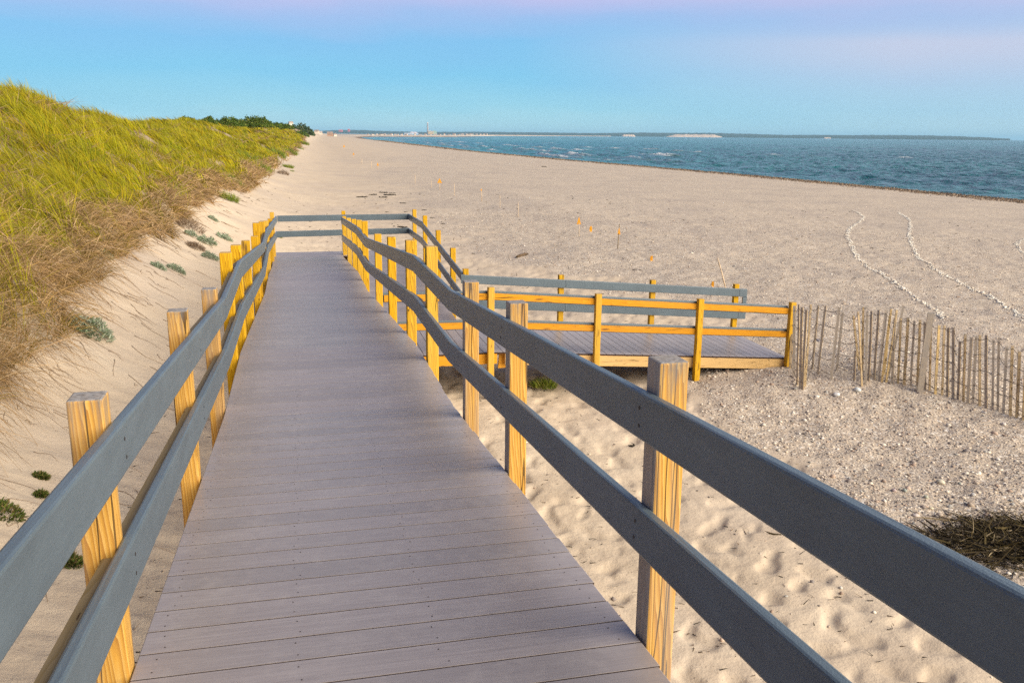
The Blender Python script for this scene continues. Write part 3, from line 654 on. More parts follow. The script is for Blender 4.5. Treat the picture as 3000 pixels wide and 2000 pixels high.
def rail(pts, nrm, posts=None, axis='y', label=None, hgt=.14, back=None, backmat=None, drop=.028, bh=.089, scr=None):
    m_ = MB(); rail_run(m_, pts, nrm, 0, RT, hgt); o = part(m_, 'handrail', M_rail)
    md = o.modifiers.new('shade', 'WEIGHTED_NORMAL') if False else None
    for p_ in o.data.polygons: p_.use_smooth = False
    if label: o['label'] = label
    if scr:
        P2 = np.array(pts); ai2 = 1 if axis == 'y' else 0; P2 = P2[np.argsort(P2[:, ai2])]; sq = MB(); nn = np.array(nrm, float); tt = np.array([nn[1], -nn[0], 0])
        for s_ in scr:
            if not P2[0, ai2] < s_ < P2[-1, ai2]: continue
            c0 = np.array([I(s_, P2[:, ai2], P2[:, j]) for j in range(3)])
            for dz in (-.045, -.098):
                c = c0 - nn * .0012 + np.array([0, 0, dz]) + tt * random.uniform(-.012, .012)
                sq.add([c + tt * .006 * math.cos(k_ * math.pi / 4) + np.array([0, 0, .006 * math.sin(k_ * math.pi / 4)]) for k_ in range(8)], [tuple(range(8))])
        if sq.v: so_ = sq.build('screw_heads', M_screw, o); so_['kind'] = 'stuff'
    if posts:
        q = MB(); P_ = np.array(pts); ai = 1 if axis == 'y' else 0; P_ = P_[np.argsort(P_[:, ai])]
        for s0, s1 in zip(posts[:-1], posts[1:]):
            s0 = s0 + .094; n_ = np.array(nrm)
            if s1 - s0 < .1: continue
            cuts = [s0] + [v for v in P_[:, ai] if s0 + .02 < v < s1 - .02] + [s1 - .004]
            rings = []
            for s in cuts:
                c = np.array([I(s, P_[:, ai], P_[:, j]) for j in range(3)]); c[2] -= drop
                rings.append([c + n_ * (RT + .001), c + n_ * (RT + .039), c + n_ * (RT + .039) - [0, 0, bh], c + n_ * (RT + .001) - [0, 0, bh]])
            q.ring(rings)
        b_ = q.build('backing_board', backmat or M_beamY, o)
    return o
def nodes(pix, ys, X=None): return [tuple(at_y(px_, py_, Y)) for (px_, py_), Y in zip(pix, ys)]
KY = [5.6, 7.43, 12.96, 15.0, FY]
Lt = nodes([(668, 871), (712, 764), (775, 709), (782, 672), (811.5, 633)], [5.85, 7.6, 13.0, 14.8, FY]); Lt = [(xl + (v[0] - xl) * .4, v[1], v[2]) for v in Lt]
a = at_x(0, 1672, xl); Lt = [(xl, -1.0, a[2] + (a[1] + 1.0) * .0815)] + Lt
Ll = nodes([(670, 1019), (718, 889), (774, 780), (786, 718), (812, 678)], [5.85, 7.6, 12.9, 14.8, FY]); Ll = [(xl + (v[0] - xl) * .4, v[1], v[2]) for v in Ll]
a = at_x(191, 2000, xl); Ll = [(xl, -1.0, a[2] + (a[1] + 1.0) * .0815)] + Ll
lp = [.55] + sorted(left_posts)
rail(Lt, (-1, 0, 0), [v for v in lp if v > 4], scr=[v + .045 for v in lp]); rail(Ll, (-1, 0, 0), lp, scr=[v + .045 for v in lp])
Rt = [(xr, Y, float(main_z(Y)) + .776) for Y in (-1, 5.58, 7.43, 12.98, 15.05)] + [(xr, 20.1, at_x(1005, 648, xr)[2])]
Rl = [(xr, Y, float(main_z(Y)) + .43) for Y in (-1, 5.58, 7.43, 12.98, 15.05)] + [(xr, 20.1, at_x(1005, 697, xr)[2])]
rp = [.5] + right_posts
rail(Rt, (1, 0, 0), [v for v in rp if v > 6], scr=[v + .045 for v in rp]); rail(Rl, (1, 0, 0), [v for v in rp if v > 6], scr=[v + .045 for v in rp])
fa_, fb_ = at_y(811.5, 632, FY), at_y(1199, 626.5, FY); rail([tuple(fa_), tuple(fb_)], (0, 1, 0))
fa2, fb2 = at_y(812, 678, FY), at_y(1199, 667.5, FY); rail([tuple(fa2), tuple(fb2)], (0, 1, 0))
oc = at_x(1351, 804, OX); o1 = at_x(1233, 649, OX)
ol = [(OX, FY, fb_[2]), (OX, o1[1], o1[2]), (OX, OY, at_y(1355, 805, OY)[2])]; rail(ol, (1, 0, 0))
ol2 = [(v[0], v[1], v[2] - .345) for v in ol]; rail(ol2, (1, 0, 0))
fr1 = [tuple(at_y(1351, 805, OY)), tuple(at_y(1658, 820, OY)), tuple(at_y(2168, 846, OY)), tuple(at_y(2190, 847, OY))]; rail(fr1, (0, 1, 0))
rail([(v[0], v[1], v[2] - .40) for v in fr1], (0, 1, 0))
eb = MB(); v = fr1[-1]; rail_run(eb, [(v[0] - .07, v[1] - .001, v[2] - .14), (v[0] - .07 + .0001, v[1] - .001, v[2] - .401)], (0, 1, 0), 0, .03, .0) if False else eb.box(v[0] - .075, v[0], v[1] + .001, v[1] + RT - .001, v[2] - .399, v[2] - .141); part(eb, 'end_board', M_rail)
# near rail of the beach ramp: grey rail inside, yellow boards between the posts outside
for pa, pb in (((1700, 865), (2309, 896)), ((1700, 944), (2305, 964))):
    a = at_y(*pa, PY0); b = at_y(*pb, PY0); d = (b - a) / (b[0] - a[0]); s = a + d * (1.10 - a[0]); s2 = a + d * (2.66 - a[0]); s[2] = s2[2] + .02
    rail([(s[0], PY0 + RT, s[2]), (s2[0], PY0 + RT, s2[2]), (b[0], PY0 + RT, b[2])], (0, -1, 0), [1.02] + [v - .045 for v in near_x], 'x', backmat=M_beamX, drop=.032)

# ------------------------------------------------------------------ sand fence
Z6 = lambda x, y: (2250 + x / 3.136, 860 + y / 3.136)
PK = [(222, 125, 205, 690), (250, 110, 236, 770), (285, 100, 268, 840), (314, 125, 296, 872), (345, 150, 318, 880), (402, 98, 340, 850), (455, 108, 406, 690), (522, 115, 458, 738),
      (645, 125, 580, 785), (690, 170, 632, 705), (786, 200, 838, 700), (800, 520, 788, 800), (832, 165, 862, 850), (884, 120, 866, 720), (905, 170, 897, 835), (960, 160, 922, 800), (1018, 150, 975, 790), (1076, 150, 1010, 800),
      (1110, 200, 1046, 812), (1132, 140, 1068, 740), (1186, 150, 1085, 812), (1257, 112, 1105, 755), (1172, 230, 1140, 822), (1226, 225, 1192, 824), (1286, 220, 1250, 840), (1338, 250, 1310, 842), (1400, 240, 1372, 855), (1452, 260, 1440, 882),
      (1510, 250, 1482, 890), (1570, 290, 1537, 922), (1625, 292, 1597, 932), (1668, 312, 1650, 942), (1714, 310, 1700, 962), (1757, 440, 1745, 972), (1806, 370, 1795, 992), (1855, 402, 1835, 1006), (1901, 390, 1880, 1012), (1957, 380, 1945, 1032),
      (2010, 380, 2005, 1052), (2057, 420, 2062, 1066), (2130, 400, 2110, 1082), (2190, 485, 2160, 1106), (2260, 480, 2225, 1122), (2316, 530, 2285, 1142), (2368, 540, 2345, 1162), (2425, 570, 2405, 1190), (2490, 590, 2470, 1220), (2550, 600, 2530, 1240), (2610, 640, 2595, 1270), (2680, 660, 2660, 1300), (2740, 690, 2725, 1330)]
fence = empty('sand_fence', on_ground(*Z6(1300, 850)), 'weathered brown slat sand fence with rusty wires, sagging beside the beach ramp', 'fence'); FL = np.array(fence.location)
tops = []
for i, (a0, b0, a1, b1) in enumerate(PK):
    base = on_ground(*Z6(a1, b1)); d = ray(*Z6(a0, b0)); dep = base @ fwd; top = d * (dep / (d @ fwd)) + fwd * random.uniform(-.05, .05); tops.append((base, top))
    ax = top - base; L = np.linalg.norm(ax); ax /= L; wd = np.array([.83, -.55, 0]); wd -= ax * (wd @ ax); wd /= np.linalg.norm(wd); th = np.cross(ax, wd); a_ = random.uniform(-.7, .7); wd2 = wd * math.cos(a_) + th * math.sin(a_); th2 = np.cross(ax, wd2)
    hw = random.uniform(.015, .021); ht = .006; m_ = MB(); rings = []
    for t in (-.12, .3, .7, 1):
        c = np.array([0, 0, 0]) + ax * (L * t); bow = th2 * .012 * math.sin(t * 3) * random.uniform(-1, 1); rings.append([c + bow + wd2 * hw * s1 + th2 * ht * s2 for s1, s2 in ((-1, -1), (1, -1), (1, 1), (-1, 1))])
    m_.ring(rings); o = m_.build('picket', M_picket, fence); o.location = base - FL
b0_, t0_ = on_ground(*Z6(1395, 905)), None
d = ray(*Z6(1497, 178)); t0_ = d * ((b0_ @ fwd) / (d @ fwd)); m_ = MB(); ax = (t0_ - b0_)
m_.ring([[b0_ - FL + ax * t + np.array([.075 * s1 * .8, -.045 * s1, 0]) + np.array([.02 * s2, .03 * s2, 0]) for s1, s2 in ((-.55, -1), (.55, -1), (.55, 1), (-.55, 1))] for t in (-.15, 1)]); m_.build('fence_post', M_picket, fence)
for f_ in (.08, .27, .5, .72, .95):
    m_ = MB(); pts = []
    for i, (b, t) in enumerate(tops):
        if i in (11, 21): continue
        q = b + (t - b) * f_ + np.array([0, 0, .02 * math.sin(i * 2.1 + f_ * 9)]) - fwd * .012; pts.append(q - FL)
        if i + 1 < len(tops) and i + 1 not in (11, 21):
            q2 = tops[i + 1][0] + (tops[i + 1][1] - tops[i + 1][0]) * f_; g_ = np.linalg.norm(q2 - q)
            pts.append((q + q2) / 2 - FL - np.array([0, 0, .10 * g_]))
    m_.tube(pts, .004, 4); m_.build('wire', M_wire, fence)

# ------------------------------------------------------------------ marker signs and stakes on the beach
def depth_top(base, px_, py_): d = ray(px_, py_); return d * ((base @ fwd) / (d @ fwd))
def sign(basepx, toppx, tri, label, dark=False, wide=1.0, cat='sign', flag=False):
    b_ = on_ground(*basepx); t_ = depth_top(b_, *toppx); h_ = t_ - b_
    e_ = empty('marker_sign', b_, label, cat, 'orange triangle signs along the beach')
    m_ = MB(); r_ = .014 if np.linalg.norm(b_) < 45 else .022; m_.tube([(0, 0, -.25), tuple(h_ * .5), tuple(h_)], [r_, r_, r_ * .9], 6); m_.build('stake', M_stakedark if dark else M_stake, e_)
    cx0, cy0, w0, h0 = tri; c = depth_top(b_, cx0, cy0) - b_; dep = b_ @ fwd; w_ = w0 * dep / F; hh = h0 * dep / F; rx = rgt * wide; q = MB()
    nf = fwd * .006
    fr_ = [c + rx * w_ * s1 + np.array([0, 0, hh * s2]) - fwd * (r_ + .008) for s1, s2 in ((-.5, -.5), (.5, -.5), (.06, .5), (-.06, .5))]
    q.add([p - nf for p in fr_] + [p + nf for p in fr_], [(0, 1, 2, 3), (7, 6, 5, 4), (0, 4, 5, 1), (1, 5, 6, 2), (2, 6, 7, 3), (3, 7, 4, 0)]); q.build('triangle_board', M_orange, e_)
    return e_
sign((1288, 557), (1288, 523), (1288, 530, 14, 13), 'widest orange triangle sign on a pale stake, beyond the boardwalk corner')
sign((1697, 693), (1696, 634), (1696, 647, 12, 21), 'tall narrow orange triangle sign on a pale stake, left of the dark stake')
sign((1809, 729), (1815, 657), (1813.5, 677, 9, 20), 'orange triangle sign edge on, on a dark leaning stake', True)
sign((1412, 590), (1410, 552), (1410, 556, 5, 6), 'small orange pennant on top of a thin pale stake in mid beach')
sign((1107, 497), (1107, 475), (1107, 481.5, 6, 9), 'small orange sign far up the beach, nearest of the three distant ones')
sign((1036, 463), (1036, 447), (1036, 451, 5, 6.5), 'small orange sign far up the beach, middle one of the three distant ones')
sign((1008, 437), (1008, 425), (1008, 428, 6, 7), 'farthest orange sign on the beach, near the dune foot')
def stake(basepx, toppx, label, r_=.014, m=None):
    b_ = on_ground(*basepx); t_ = depth_top(b_, *toppx) - b_; m_ = MB(); dist = np.linalg.norm(b_); r_ = max(r_, dist * .00028)
    m_.tube([tuple(-t_ * .2), tuple(t_ * .5 + np.array([.01, 0, 0])), tuple(t_)], [r_, r_, r_ * .85], 6); o = m_.build('marker_stake', m or M_stake, None, b_); tag(o, label, 'stake', 'thin stakes marking a line along the beach'); return o
stake((1216, 539), (1216, 512), 'thin pale stake on the beach, left of the widest orange sign and farther from it')
stake((1263, 551), (1263, 528), 'thin pale stake close to the left of the widest orange sign')
stake((1331, 574), (1331, 536), 'thin pale stake close to the right of the widest orange sign')
stake((1464.5, 609), (1464.5, 573), 'thin stake with a pinkish strip of tape, in mid beach')
stake((1518, 636), (1518, 592), 'bare pale stake nearest the left of the tall narrow orange sign')
stake((1060, 480), (1060, 465), 'far thin stake, left one of two beside a small distant orange sign')
stake((1088, 494), (1088, 473), 'far thin stake just left of a small distant orange sign')
stake((2126, 846), (2102, 755), 'long pale pole leaning behind the end of the beach ramp', .018)
# bits of orange flagging tape
for px_, py_, lb in [(1729, 671, 'scrap of orange tape right of the tall narrow orange sign'), (1907, 757, 'scrap of orange tape on the gravel right of the dark leaning stake'), (2087, 832, 'orange tape flag standing behind the far rail of the beach ramp')]:
    b_ = on_ground(px_, py_ + 8); m_ = MB(); s_ = np.linalg.norm(b_) / F; w_ = 5 * s_; hh = 17 * s_
    m_.add([(0, 0, 0), (w_, 0, .01), (w_ * 1.3, .03, hh * .5), (w_ * .9, .0, hh), (-w_ * .1, .02, hh * .9), (-w_ * .3, .03, hh * .4), (0, .02, 0), (w_, .02, .01), (w_ * 1.3, .05, hh * .5), (w_ * .9, .02, hh), (-w_ * .1, .04, hh * .9), (-w_ * .3, .05, hh * .4)],
           [(0, 1, 2, 3, 4, 5), (11, 10, 9, 8, 7, 6)] + [(i, i + 6, (i + 1) % 6 + 6, (i + 1) % 6) for i in range(6)]); tag(m_.build('flag_tape', M_orange, None, b_ - np.array([0, 0, .01])), lb, 'tape')

# ------------------------------------------------------------------ pebbles, shells, stones
ICO = None
def ico():
    t = (1 + 5 ** .5) / 2; v = np.array([(-1, t, 0), (1, t, 0), (-1, -t, 0), (1, -t, 0), (0, -1, t), (0, 1, t), (0, -1, -t), (0, 1, -t), (t, 0, -1), (t, 0, 1), (-t, 0, -1), (-t, 0, 1)], float); v /= np.linalg.norm(v[0])
    f = np.array([(0, 11, 5), (0, 5, 1), (0, 1, 7), (0, 7, 10), (0, 10, 11), (1, 5, 9), (5, 11, 4), (11, 10, 2), (10, 7, 6), (7, 1, 8), (3, 9, 4), (3, 4, 2), (3, 2, 6), (3, 6, 8), (3, 8, 9), (4, 9, 5), (2, 4, 11), (6, 2, 10), (8, 6, 7), (9, 8, 1)])
    return v, f
def pebbles(name, P, S, C):
    v, f = ico(); n = len(P); ang = RNG.random(n) * 6.283; sc3 = np.stack([S * RNG.uniform(.7, 1.3, n), S * RNG.uniform(.7, 1.3, n), S * RNG.uniform(.4, .8, n)], 1)
    loc = v[None] * sc3[:, None] * (1 + .18 * RNG.normal(size=(n, 12, 1))); c, s = np.cos(ang)[:, None], np.sin(ang)[:, None]
    X = loc[..., 0] * c - loc[..., 1] * s; Y = loc[..., 0] * s + loc[..., 1] * c; V = np.stack([X, Y, loc[..., 2]], -1) + P[:, None]
    T = (f[None] + (np.arange(n) * 12)[:, None, None]).reshape(-1, 3)
    return link(name, np_mesh(name, V.reshape(-1, 3), None, T, True, {'Col': np.repeat(C, 12, 0)}), [M_peb])
STONE = np.array([[.42, .34, .26], [.55, .45, .34], [.30, .25, .215], [.62, .53, .42], [.22, .19, .17], [.64, .57, .47], [.48, .36, .27], [.36, .34, .30], [.66, .61, .53], [.33, .24, .18]])
n = 60000; a = RNG.uniform(R(8), R(48), n); r = np.exp(RNG.uniform(math.log(5.5), math.log(45), n)); x = np.sin(a) * r; y = np.cos(a) * r
keep = RNG.random(n) < gravel(x, y) * .97 + .008; x, y, r = x[keep], y[keep], r[keep]; n = len(x); S = np.maximum(RNG.gamma(2.0, .0038, n) + .004, r * .0004)
tag(pebbles('gravel', np.stack([x, y, ground_z(x, y) + S * .15], 1), S, STONE[RNG.integers(0, 10, n)] * RNG.uniform(.8, 1.15, n)[:, None]), 'grey and tan gravel scattered over the upper beach', 'gravel', kind='stuff')
def shell_line(pix, label, n):
    P_ = np.array([on_ground(*p) for p in pix]); d = np.concatenate([[0], np.cumsum(np.linalg.norm(np.diff(P_, axis=0), axis=1))]); s = np.sort(RNG.uniform(0, d[-1], n))
    x = I(s, d, P_[:, 0]) + .045 * RNG.normal(size=n) + .03 * np.sin(s * 2.7); y = I(s, d, P_[:, 1]) + .045 * RNG.normal(size=n); S = RNG.uniform(.014, .034, n) * (1 + .5 * (RNG.random(n) > .93))
    C = np.array([[.62, .58, .50], [.70, .67, .58], [.52, .48, .42], [.58, .50, .40]])[RNG.integers(0, 4, n)]
    tag(pebbles('shell_line', np.stack([x, y, ground_z(x, y) + S * .35], 1), S, C), label, 'shells', kind='stuff')
Z3 = lambda x, y: (2400 + x / 3.92, 550 + y / 3.92)
shell_line([Z3(*p) for p in [(380, 262), (450, 290), (510, 350), (440, 410), (340, 470), (320, 560), (370, 680), (430, 800), (520, 880), (620, 950), (760, 1020), (900, 1110), (1010, 1180), (1100, 1280), (1260, 1350), (1330, 1410), (1420, 1520)]], 'curving line of white shells on the gravel, left of two long ones', 1700)
shell_line([Z3(*p) for p in [(905, 285), (980, 330), (1040, 380), (1045, 450), (1030, 540), (1060, 650), (1100, 740), (1160, 830), (1300, 910), (1420, 1010), (1600, 1090), (1760, 1170), (1900, 1230), (2040, 1310), (2160, 1380), (2310, 1480), (2400, 1560)]], 'curving line of white shells on the gravel, right of two long ones', 1700)
shell_line([Z3(*p) for p in [(2420, 590), (2330, 590), (2270, 640), (2280, 690), (2330, 740), (2420, 800)]], 'short curl of pale shells near the right end of the beach', 300)
def stone(px_, py_, size, rgb, label):
    b_ = on_ground(px_, py_); v, f = ico(); import bmesh
    bm = bmesh.new(); bmesh.ops.create_icosphere(bm, subdivisions=3, radius=1)
    for vv in bm.verts: k_ = 1 + .16 * float(pn(np.array([vv.co.x * 1.3 + px_]), np.array([vv.co.y * 1.3 + vv.co.z]), 3)[0]); vv.co = Vector((vv.co.x * size * k_ * 1.15, vv.co.y * size * k_ * .9, vv.co.z * size * k_ * .7))
    for ff in bm.faces: ff.smooth = True
    me = bpy.data.meshes.new('stone'); bm.to_mesh(me); bm.free(); o = link('stone', me, [simple('stone %d' % px_, rgb, .7, .18, 30, bump=.2)], None, b_ + np.array([0, 0, size * .35])); o.rotation_euler = (0, 0, px_ * .7); tag(o, label, 'stone')
Zr = lambda x, y: (2300 + x / 3.357, 1300 + y / 3.357)
stone(*Zr(1525, 385), .042, (.55, .50, .38), 'largest rounded cream stone on the gravel at the right')
stone(*Zr(1175, 462), .026, (.33, .36, .31), 'grey green stone left of the largest cream stone')
stone(*Zr(1385, 528), .028, (.40, .40, .31), 'flat olive stone below the largest cream stone')
stone(*Zr(1850, 505), .027, (.55, .52, .47), 'pale stone between the largest cream stone and the heap of dry weed')
stone(*Zr(1070, 462), .028, (.50, .40, .36), 'pinkish flat stone farthest left of the stones around the cream one')
stone(*Zr(1435, 638), .02, (.62, .55, .38), 'small yellowish stone close to the right handrail')
stone(*Zr(1285, 712), .03, (.62, .54, .48), 'pale pink shell or stone touching the edge of the right handrail')
stone(*Zr(1715, 390), .018, (.22, .25, .23), 'small dark stone right of the largest cream stone')
stone(*Zr(632, 340), .018, (.55, .55, .50), 'small white stone left of the pinkish flat stone')
stone(*Z6(820, 893), .05, (.66, .68, .64), 'round white stone at the foot of the sand fence')
stone(*Z6(628, 935), .045, (.60, .58, .56), 'flatter white stone in front of the sand fence')
stone(*Z6(2165, 1205), .035, (.58, .52, .46), 'pale flat stone in front of the right part of the sand fence')
stone(*Z6(455, 440), .05, (.22, .21, .24), 'dark round stone seen through the loose left part of the sand fence')

# ------------------------------------------------------------------ seaweed, driftwood, wrack
def weed(px_, py_, wpx, hpx, label, group=None, seed=0):
    b_ = on_ground(px_, py_); s_ = np.linalg.norm(b_) / F; rw = wpx * s_ * .5; rng = random.Random(seed); m_ = MB(); flat = min(1.0, 3.0 * hpx / wpx)
    for i in range(int(7 + wpx * .6)):
        a = rng.uniform(0, 6.28); x0 = rng.uniform(-rw, rw); y0 = rng.uniform(-rw, rw) * .8; L = rng.uniform(.3, .8) * rw; pts = []
        for k_ in range(4):
            t = k_ / 3 - .5; xx, yy = x0 + math.cos(a) * L * t + .1 * L * math.sin(k_ * 2 + i), y0 + math.sin(a) * L * t
            pts.append((xx, yy, gz(b_[0] + xx, b_[1] + yy) - b_[2] + rw * (.05 + .12 * rng.random()) * flat))
        r0 = max(.006, rw * .10); m_.tube(pts, [r0 * .6, r0, r0, r0 * .4], 5)
    m_.tube([(-rw * .8, 0, gz(b_[0] - rw * .8, b_[1]) - b_[2] + .01), (0, 0, rw * .08 * flat), (rw * .8, rw * .1, gz(b_[0] + rw * .8, b_[1]) - b_[2] + .01)], [max(.006, rw * .05), max(.008, rw * .16) * .8, max(.006, rw * .05)], 6)
    tag(m_.build('seaweed_clump', M_weed, None, b_), label, 'seaweed', group)
Z2 = lambda x, y: (700 + x / 3.92, 330 + y / 3.92)
GW = 'dark seaweed scraps on the sand'
seeds = [(*Z2(1410, 972), 26, 6, 'dark seaweed scrap, leftmost large one of the patch up the beach'), (*Z2(1545, 945), 22, 6, 'dark seaweed scrap in the middle of the patch up the beach'), (*Z2(1655, 922), 22, 6, 'dark seaweed scrap at the top of the patch up the beach'), (*Z2(1760, 928), 16, 4, 'small dark seaweed scrap, upper right of the patch up the beach'),
         (*Z2(1735, 948), 30, 4, 'long thin seaweed streak on the right of the patch up the beach'), (*Z2(1655, 975), 22, 7, 'dark seaweed scrap, lowest of the patch up the beach'), (*Z2(1885, 1042), 18, 4, 'thin dark seaweed scrap between the patch and the far right corner post'),
         (*Z2(1700, 1142), 10, 5, 'small dark seaweed scrap just above the far handrail'), (*Z2(1915, 1140), 12, 5, 'dark seaweed scrap left of the far right corner post'), (*Z2(2130, 1120), 13, 5, 'dark seaweed scrap right of the far right corner post'), (*Z2(2220, 1210), 12, 4, 'dark seaweed scrap right of the second outer post'), (*Z2(2335, 1280), 14, 5, 'dark seaweed scrap farthest right of those beside the return ramp'),
         (*Z2(1870, 1315), 28, 7, 'looped seaweed strands behind the lower far handrail'), (1594, 489, 15, 6, 'lone dark seaweed heap far up the beach near the water'),
         (1843, 787, 5, 3, 'tiny dark seaweed bit, left of a pair on the gravel'), (1858, 790, 12, 6, 'dark seaweed bit, larger of a pair on the gravel'), (1877, 792, 9, 6, 'dark seaweed bit, right of a pair on the gravel'), (1764, 861, 8, 4, 'dark seaweed bit just above the far rail of the beach ramp'), (1853, 1306, 20, 10, 'dark seaweed bit lying on the sand between the two right handrails'), (1387, 743, 10, 6, 'small brown weed bit left of the driftwood log')]
for i, (px_, py_, a, b, lb) in enumerate(seeds): weed(px_, py_, a, b, lb, GW, i)
b_ = on_ground(1530, 755); m_ = MB(); a0, a1 = on_ground(1514, 756), on_ground(1546, 748); ax = a1 - a0
m_.tube([tuple(a0 - b_ + [0, 0, .04]), tuple(ax * .3 + a0 - b_ + [0, 0, .055]), tuple(ax * .7 + a0 - b_ + [0, 0, .06]), tuple(a1 - b_ + [0, 0, .05])], [.035, .05, .045, .03], 9); m_.tube([tuple(ax * .6 + a0 - b_ + [0, 0, .08]), tuple(ax * .75 + a0 - b_ + [0, 0, .13])], [.018, .010], 6)
tag(m_.build('driftwood_log', M_drift, None, b_), 'short dark driftwood log on the sand below the gravel', 'driftwood')
# brown wrack along the water's edge
n = 52000; y = np.exp(RNG.uniform(math.log(45), math.log(700), n)); u = 65.2 + RNG.normal(size=n) * 2.2 + 1.0 * fbm(y / 9, y * 0 + .5, 91, 3); x = u * shore_x(y) / 71.5; rr = np.hypot(x, y)
D = unit(np.stack([RNG.normal(size=n), RNG.normal(size=n), .35 + .35 * RNG.random(n)], 1)); C = np.array([[.20, .14, .095], [.28, .205, .14], [.13, .09, .06], [.36, .28, .20]])[RNG.integers(0, 4, n)]
tag(blades('wrack_line', np.stack([x, y, ground_z(x, y, False) - .02], 1), D, RNG.uniform(.07, .20, n) * (1 + rr / 250), .03 + rr * .0005, np.zeros((n, 3)), C, [M_stick], 2), 'brown band of washed up weed along the edge of the sea', 'seaweed', kind='stuff')
# small litter on the sand: bits of weed and straw
n = 2600; a = RNG.uniform(R(-12), R(42), n); r = np.exp(RNG.uniform(math.log(4.5), math.log(60), n)); x = np.sin(a) * r; y = np.cos(a) * r; keep = (x > edge_x(y) + .5) & (fbm(x / 3, y / 3, 95, 2) > -.25); x, y, r = x[keep], y[keep], r[keep]; n = len(x)
D = unit(np.stack([RNG.normal(size=n), .5 * RNG.normal(size=n), .08 + .1 * RNG.random(n)], 1)); C = np.array([[.04, .03, .022], [.09, .06, .04], [.03, .025, .02], [.14, .10, .07]])[RNG.integers(0, 4, n)]
tag(blades('beach_litter', np.stack([x, y, ground_z(x, y) + .004], 1), D, RNG.uniform(.015, .07, n) * (1 + r / 25), np.maximum(.010, r * .0007), np.zeros((n, 3)), C, [M_stick], 2), 'tiny dark crumbs of weed and straw sprinkled over the sand', 'litter', kind='stuff')
# heap of dry weed and reeds at the right edge
b_ = on_ground(2905, 1600); n = 5200; rr = np.abs(RNG.normal(size=n)) ** .8 * .50; a = RNG.random(n) * 6.283; rr = rr * (.6 + .6 * np.abs(np.sin(a * 2.5 + 1))); x = b_[0] + .25 + rr * np.cos(a) * 1.3; y = b_[1] + rr * np.sin(a) * .8
z = ground_z(x, y) + np.maximum(0, .09 - rr * .10) * RNG.random(n); D = unit(np.stack([RNG.normal(size=n), RNG.normal(size=n), .10 * RNG.normal(size=n) + .04], 1)); C = np.array([[.035, .026, .016], [.06, .045, .022], [.10, .075, .03], [.02, .016, .012], [.32, .25, .15]])[RNG.choice(5, n, p=[.26, .24, .20, .18, .12])]
hp = blades('weed_heap', np.stack([x, y, z], 1) - b_, D, RNG.uniform(.05, .38, n), np.where(RNG.random(n) < .3, RNG.uniform(.010, .026, n), RNG.uniform(.004, .012, n)), RNG.normal(size=(n, 3)) * np.array([.2, .2, .05]), C, [M_stick], 3); hp.location = b_; tag(hp, 'dark heap of dried weed and broken reeds at the right edge of the beach', 'seaweed heap')

# ------------------------------------------------------------------ plants on the slope
def leafy(name, b_, rad, hgt, n, cols, label, cat, group=None, ll=.05, lw=.02, up_=.5, sticks=0, wind=None):
    a = RNG.random(n) * 6.283; q = np.sqrt(RNG.random(n)) * rad; x = q * np.cos(a); y = q * np.sin(a); prof = np.sqrt(np.clip(1 - (q / rad) ** 2, 0, 1)); lump = .75 + .5 * pn(x / rad * 1.7 + b_[0] * 3, y / rad * 1.7 + b_[1], 101)
    z = ground_z(b_[0] + x, b_[1] + y, False) - b_[2] + hgt * prof * lump * RNG.random(n) ** .6
    D = np.stack([x / rad + .5 * RNG.normal(size=n), y / rad + .5 * RNG.normal(size=n), up_ + .4 * RNG.random(n)], 1)
    if wind is not None: D = D + np.array(wind)
    D = unit(D); cols = np.array(cols); C = cols[RNG.integers(0, len(cols), n)] * RNG.uniform(.7, 1.2, n)[:, None]
    o = blades(name, np.stack([x, y, z], 1), D, RNG.uniform(.6, 1.3, n) * ll, RNG.uniform(.7, 1.3, n) * lw, np.array([[0, 0, -.25]]) * RNG.random(n)[:, None], C, [M_leaf], 3); o.location = b_; return tag(o, label, cat, group)
SIL = [[.30, .36, .24], [.38, .43, .31], [.20, .27, .15], [.45, .48, .37]]
GD = 'silvery plants on the sand slope'
for px_, py_, rpx, lb in [(302, 752, 22, 'silvery green plant under the overhanging dead grass'), (465, 785, 18, 'left of two small silvery plants on the bare sand'), (518, 795, 22, 'right of two small silvery plants on the bare sand'), (268, 975, 48, 'largest silvery plant, low on the slope nearest the handrail'), (232, 955, 28, 'silvery plant tucked left of the largest one'),
                          (618, 758, 22, 'lowest silvery plant of the cluster by the yellow posts'), (608, 712, 24, 'silvery plant in the middle of the cluster by the yellow posts'), (658, 700, 20, 'right silvery plant of the cluster by the yellow posts'), (560, 690, 16, 'leftmost silvery plant of the cluster by the yellow posts'), (625, 645, 12, 'topmost small silvery plant above the yellow posts')]:
    b_ = on_ground(px_, py_); r_ = rpx * np.linalg.norm(b_) / F
    leafy('dusty_miller', b_, r_, r_ * .95, int(260 + rpx * 14), SIL, lb, 'plant', GD, max(.05, r_ * .28), max(.014, r_ * .09))
BRN = [[.26, .19, .13], [.20, .13, .08], [.33, .25, .17]]
for px_, py_, rpx, lb in [(560, 672, 30, 'brown dead clump with thin stems above the silvery cluster'), (575, 728, 20, 'brown dead clump beside the lower silvery plants'), (830, 512, 14, 'flat brown tuft on the sand by the far bright green tuft')]:
    b_ = on_ground(px_, py_); r_ = rpx * np.linalg.norm(b_) / F; leafy('dead_clump', b_, r_, r_ * .9, 420, BRN, lb, 'plant', 'dead brown clumps on the sand', r_ * .6, max(.010, r_ * .035), .7)
BRI = [[.17, .24, .02], [.22, .27, .03], [.13, .20, .02], [.28, .27, .05]]
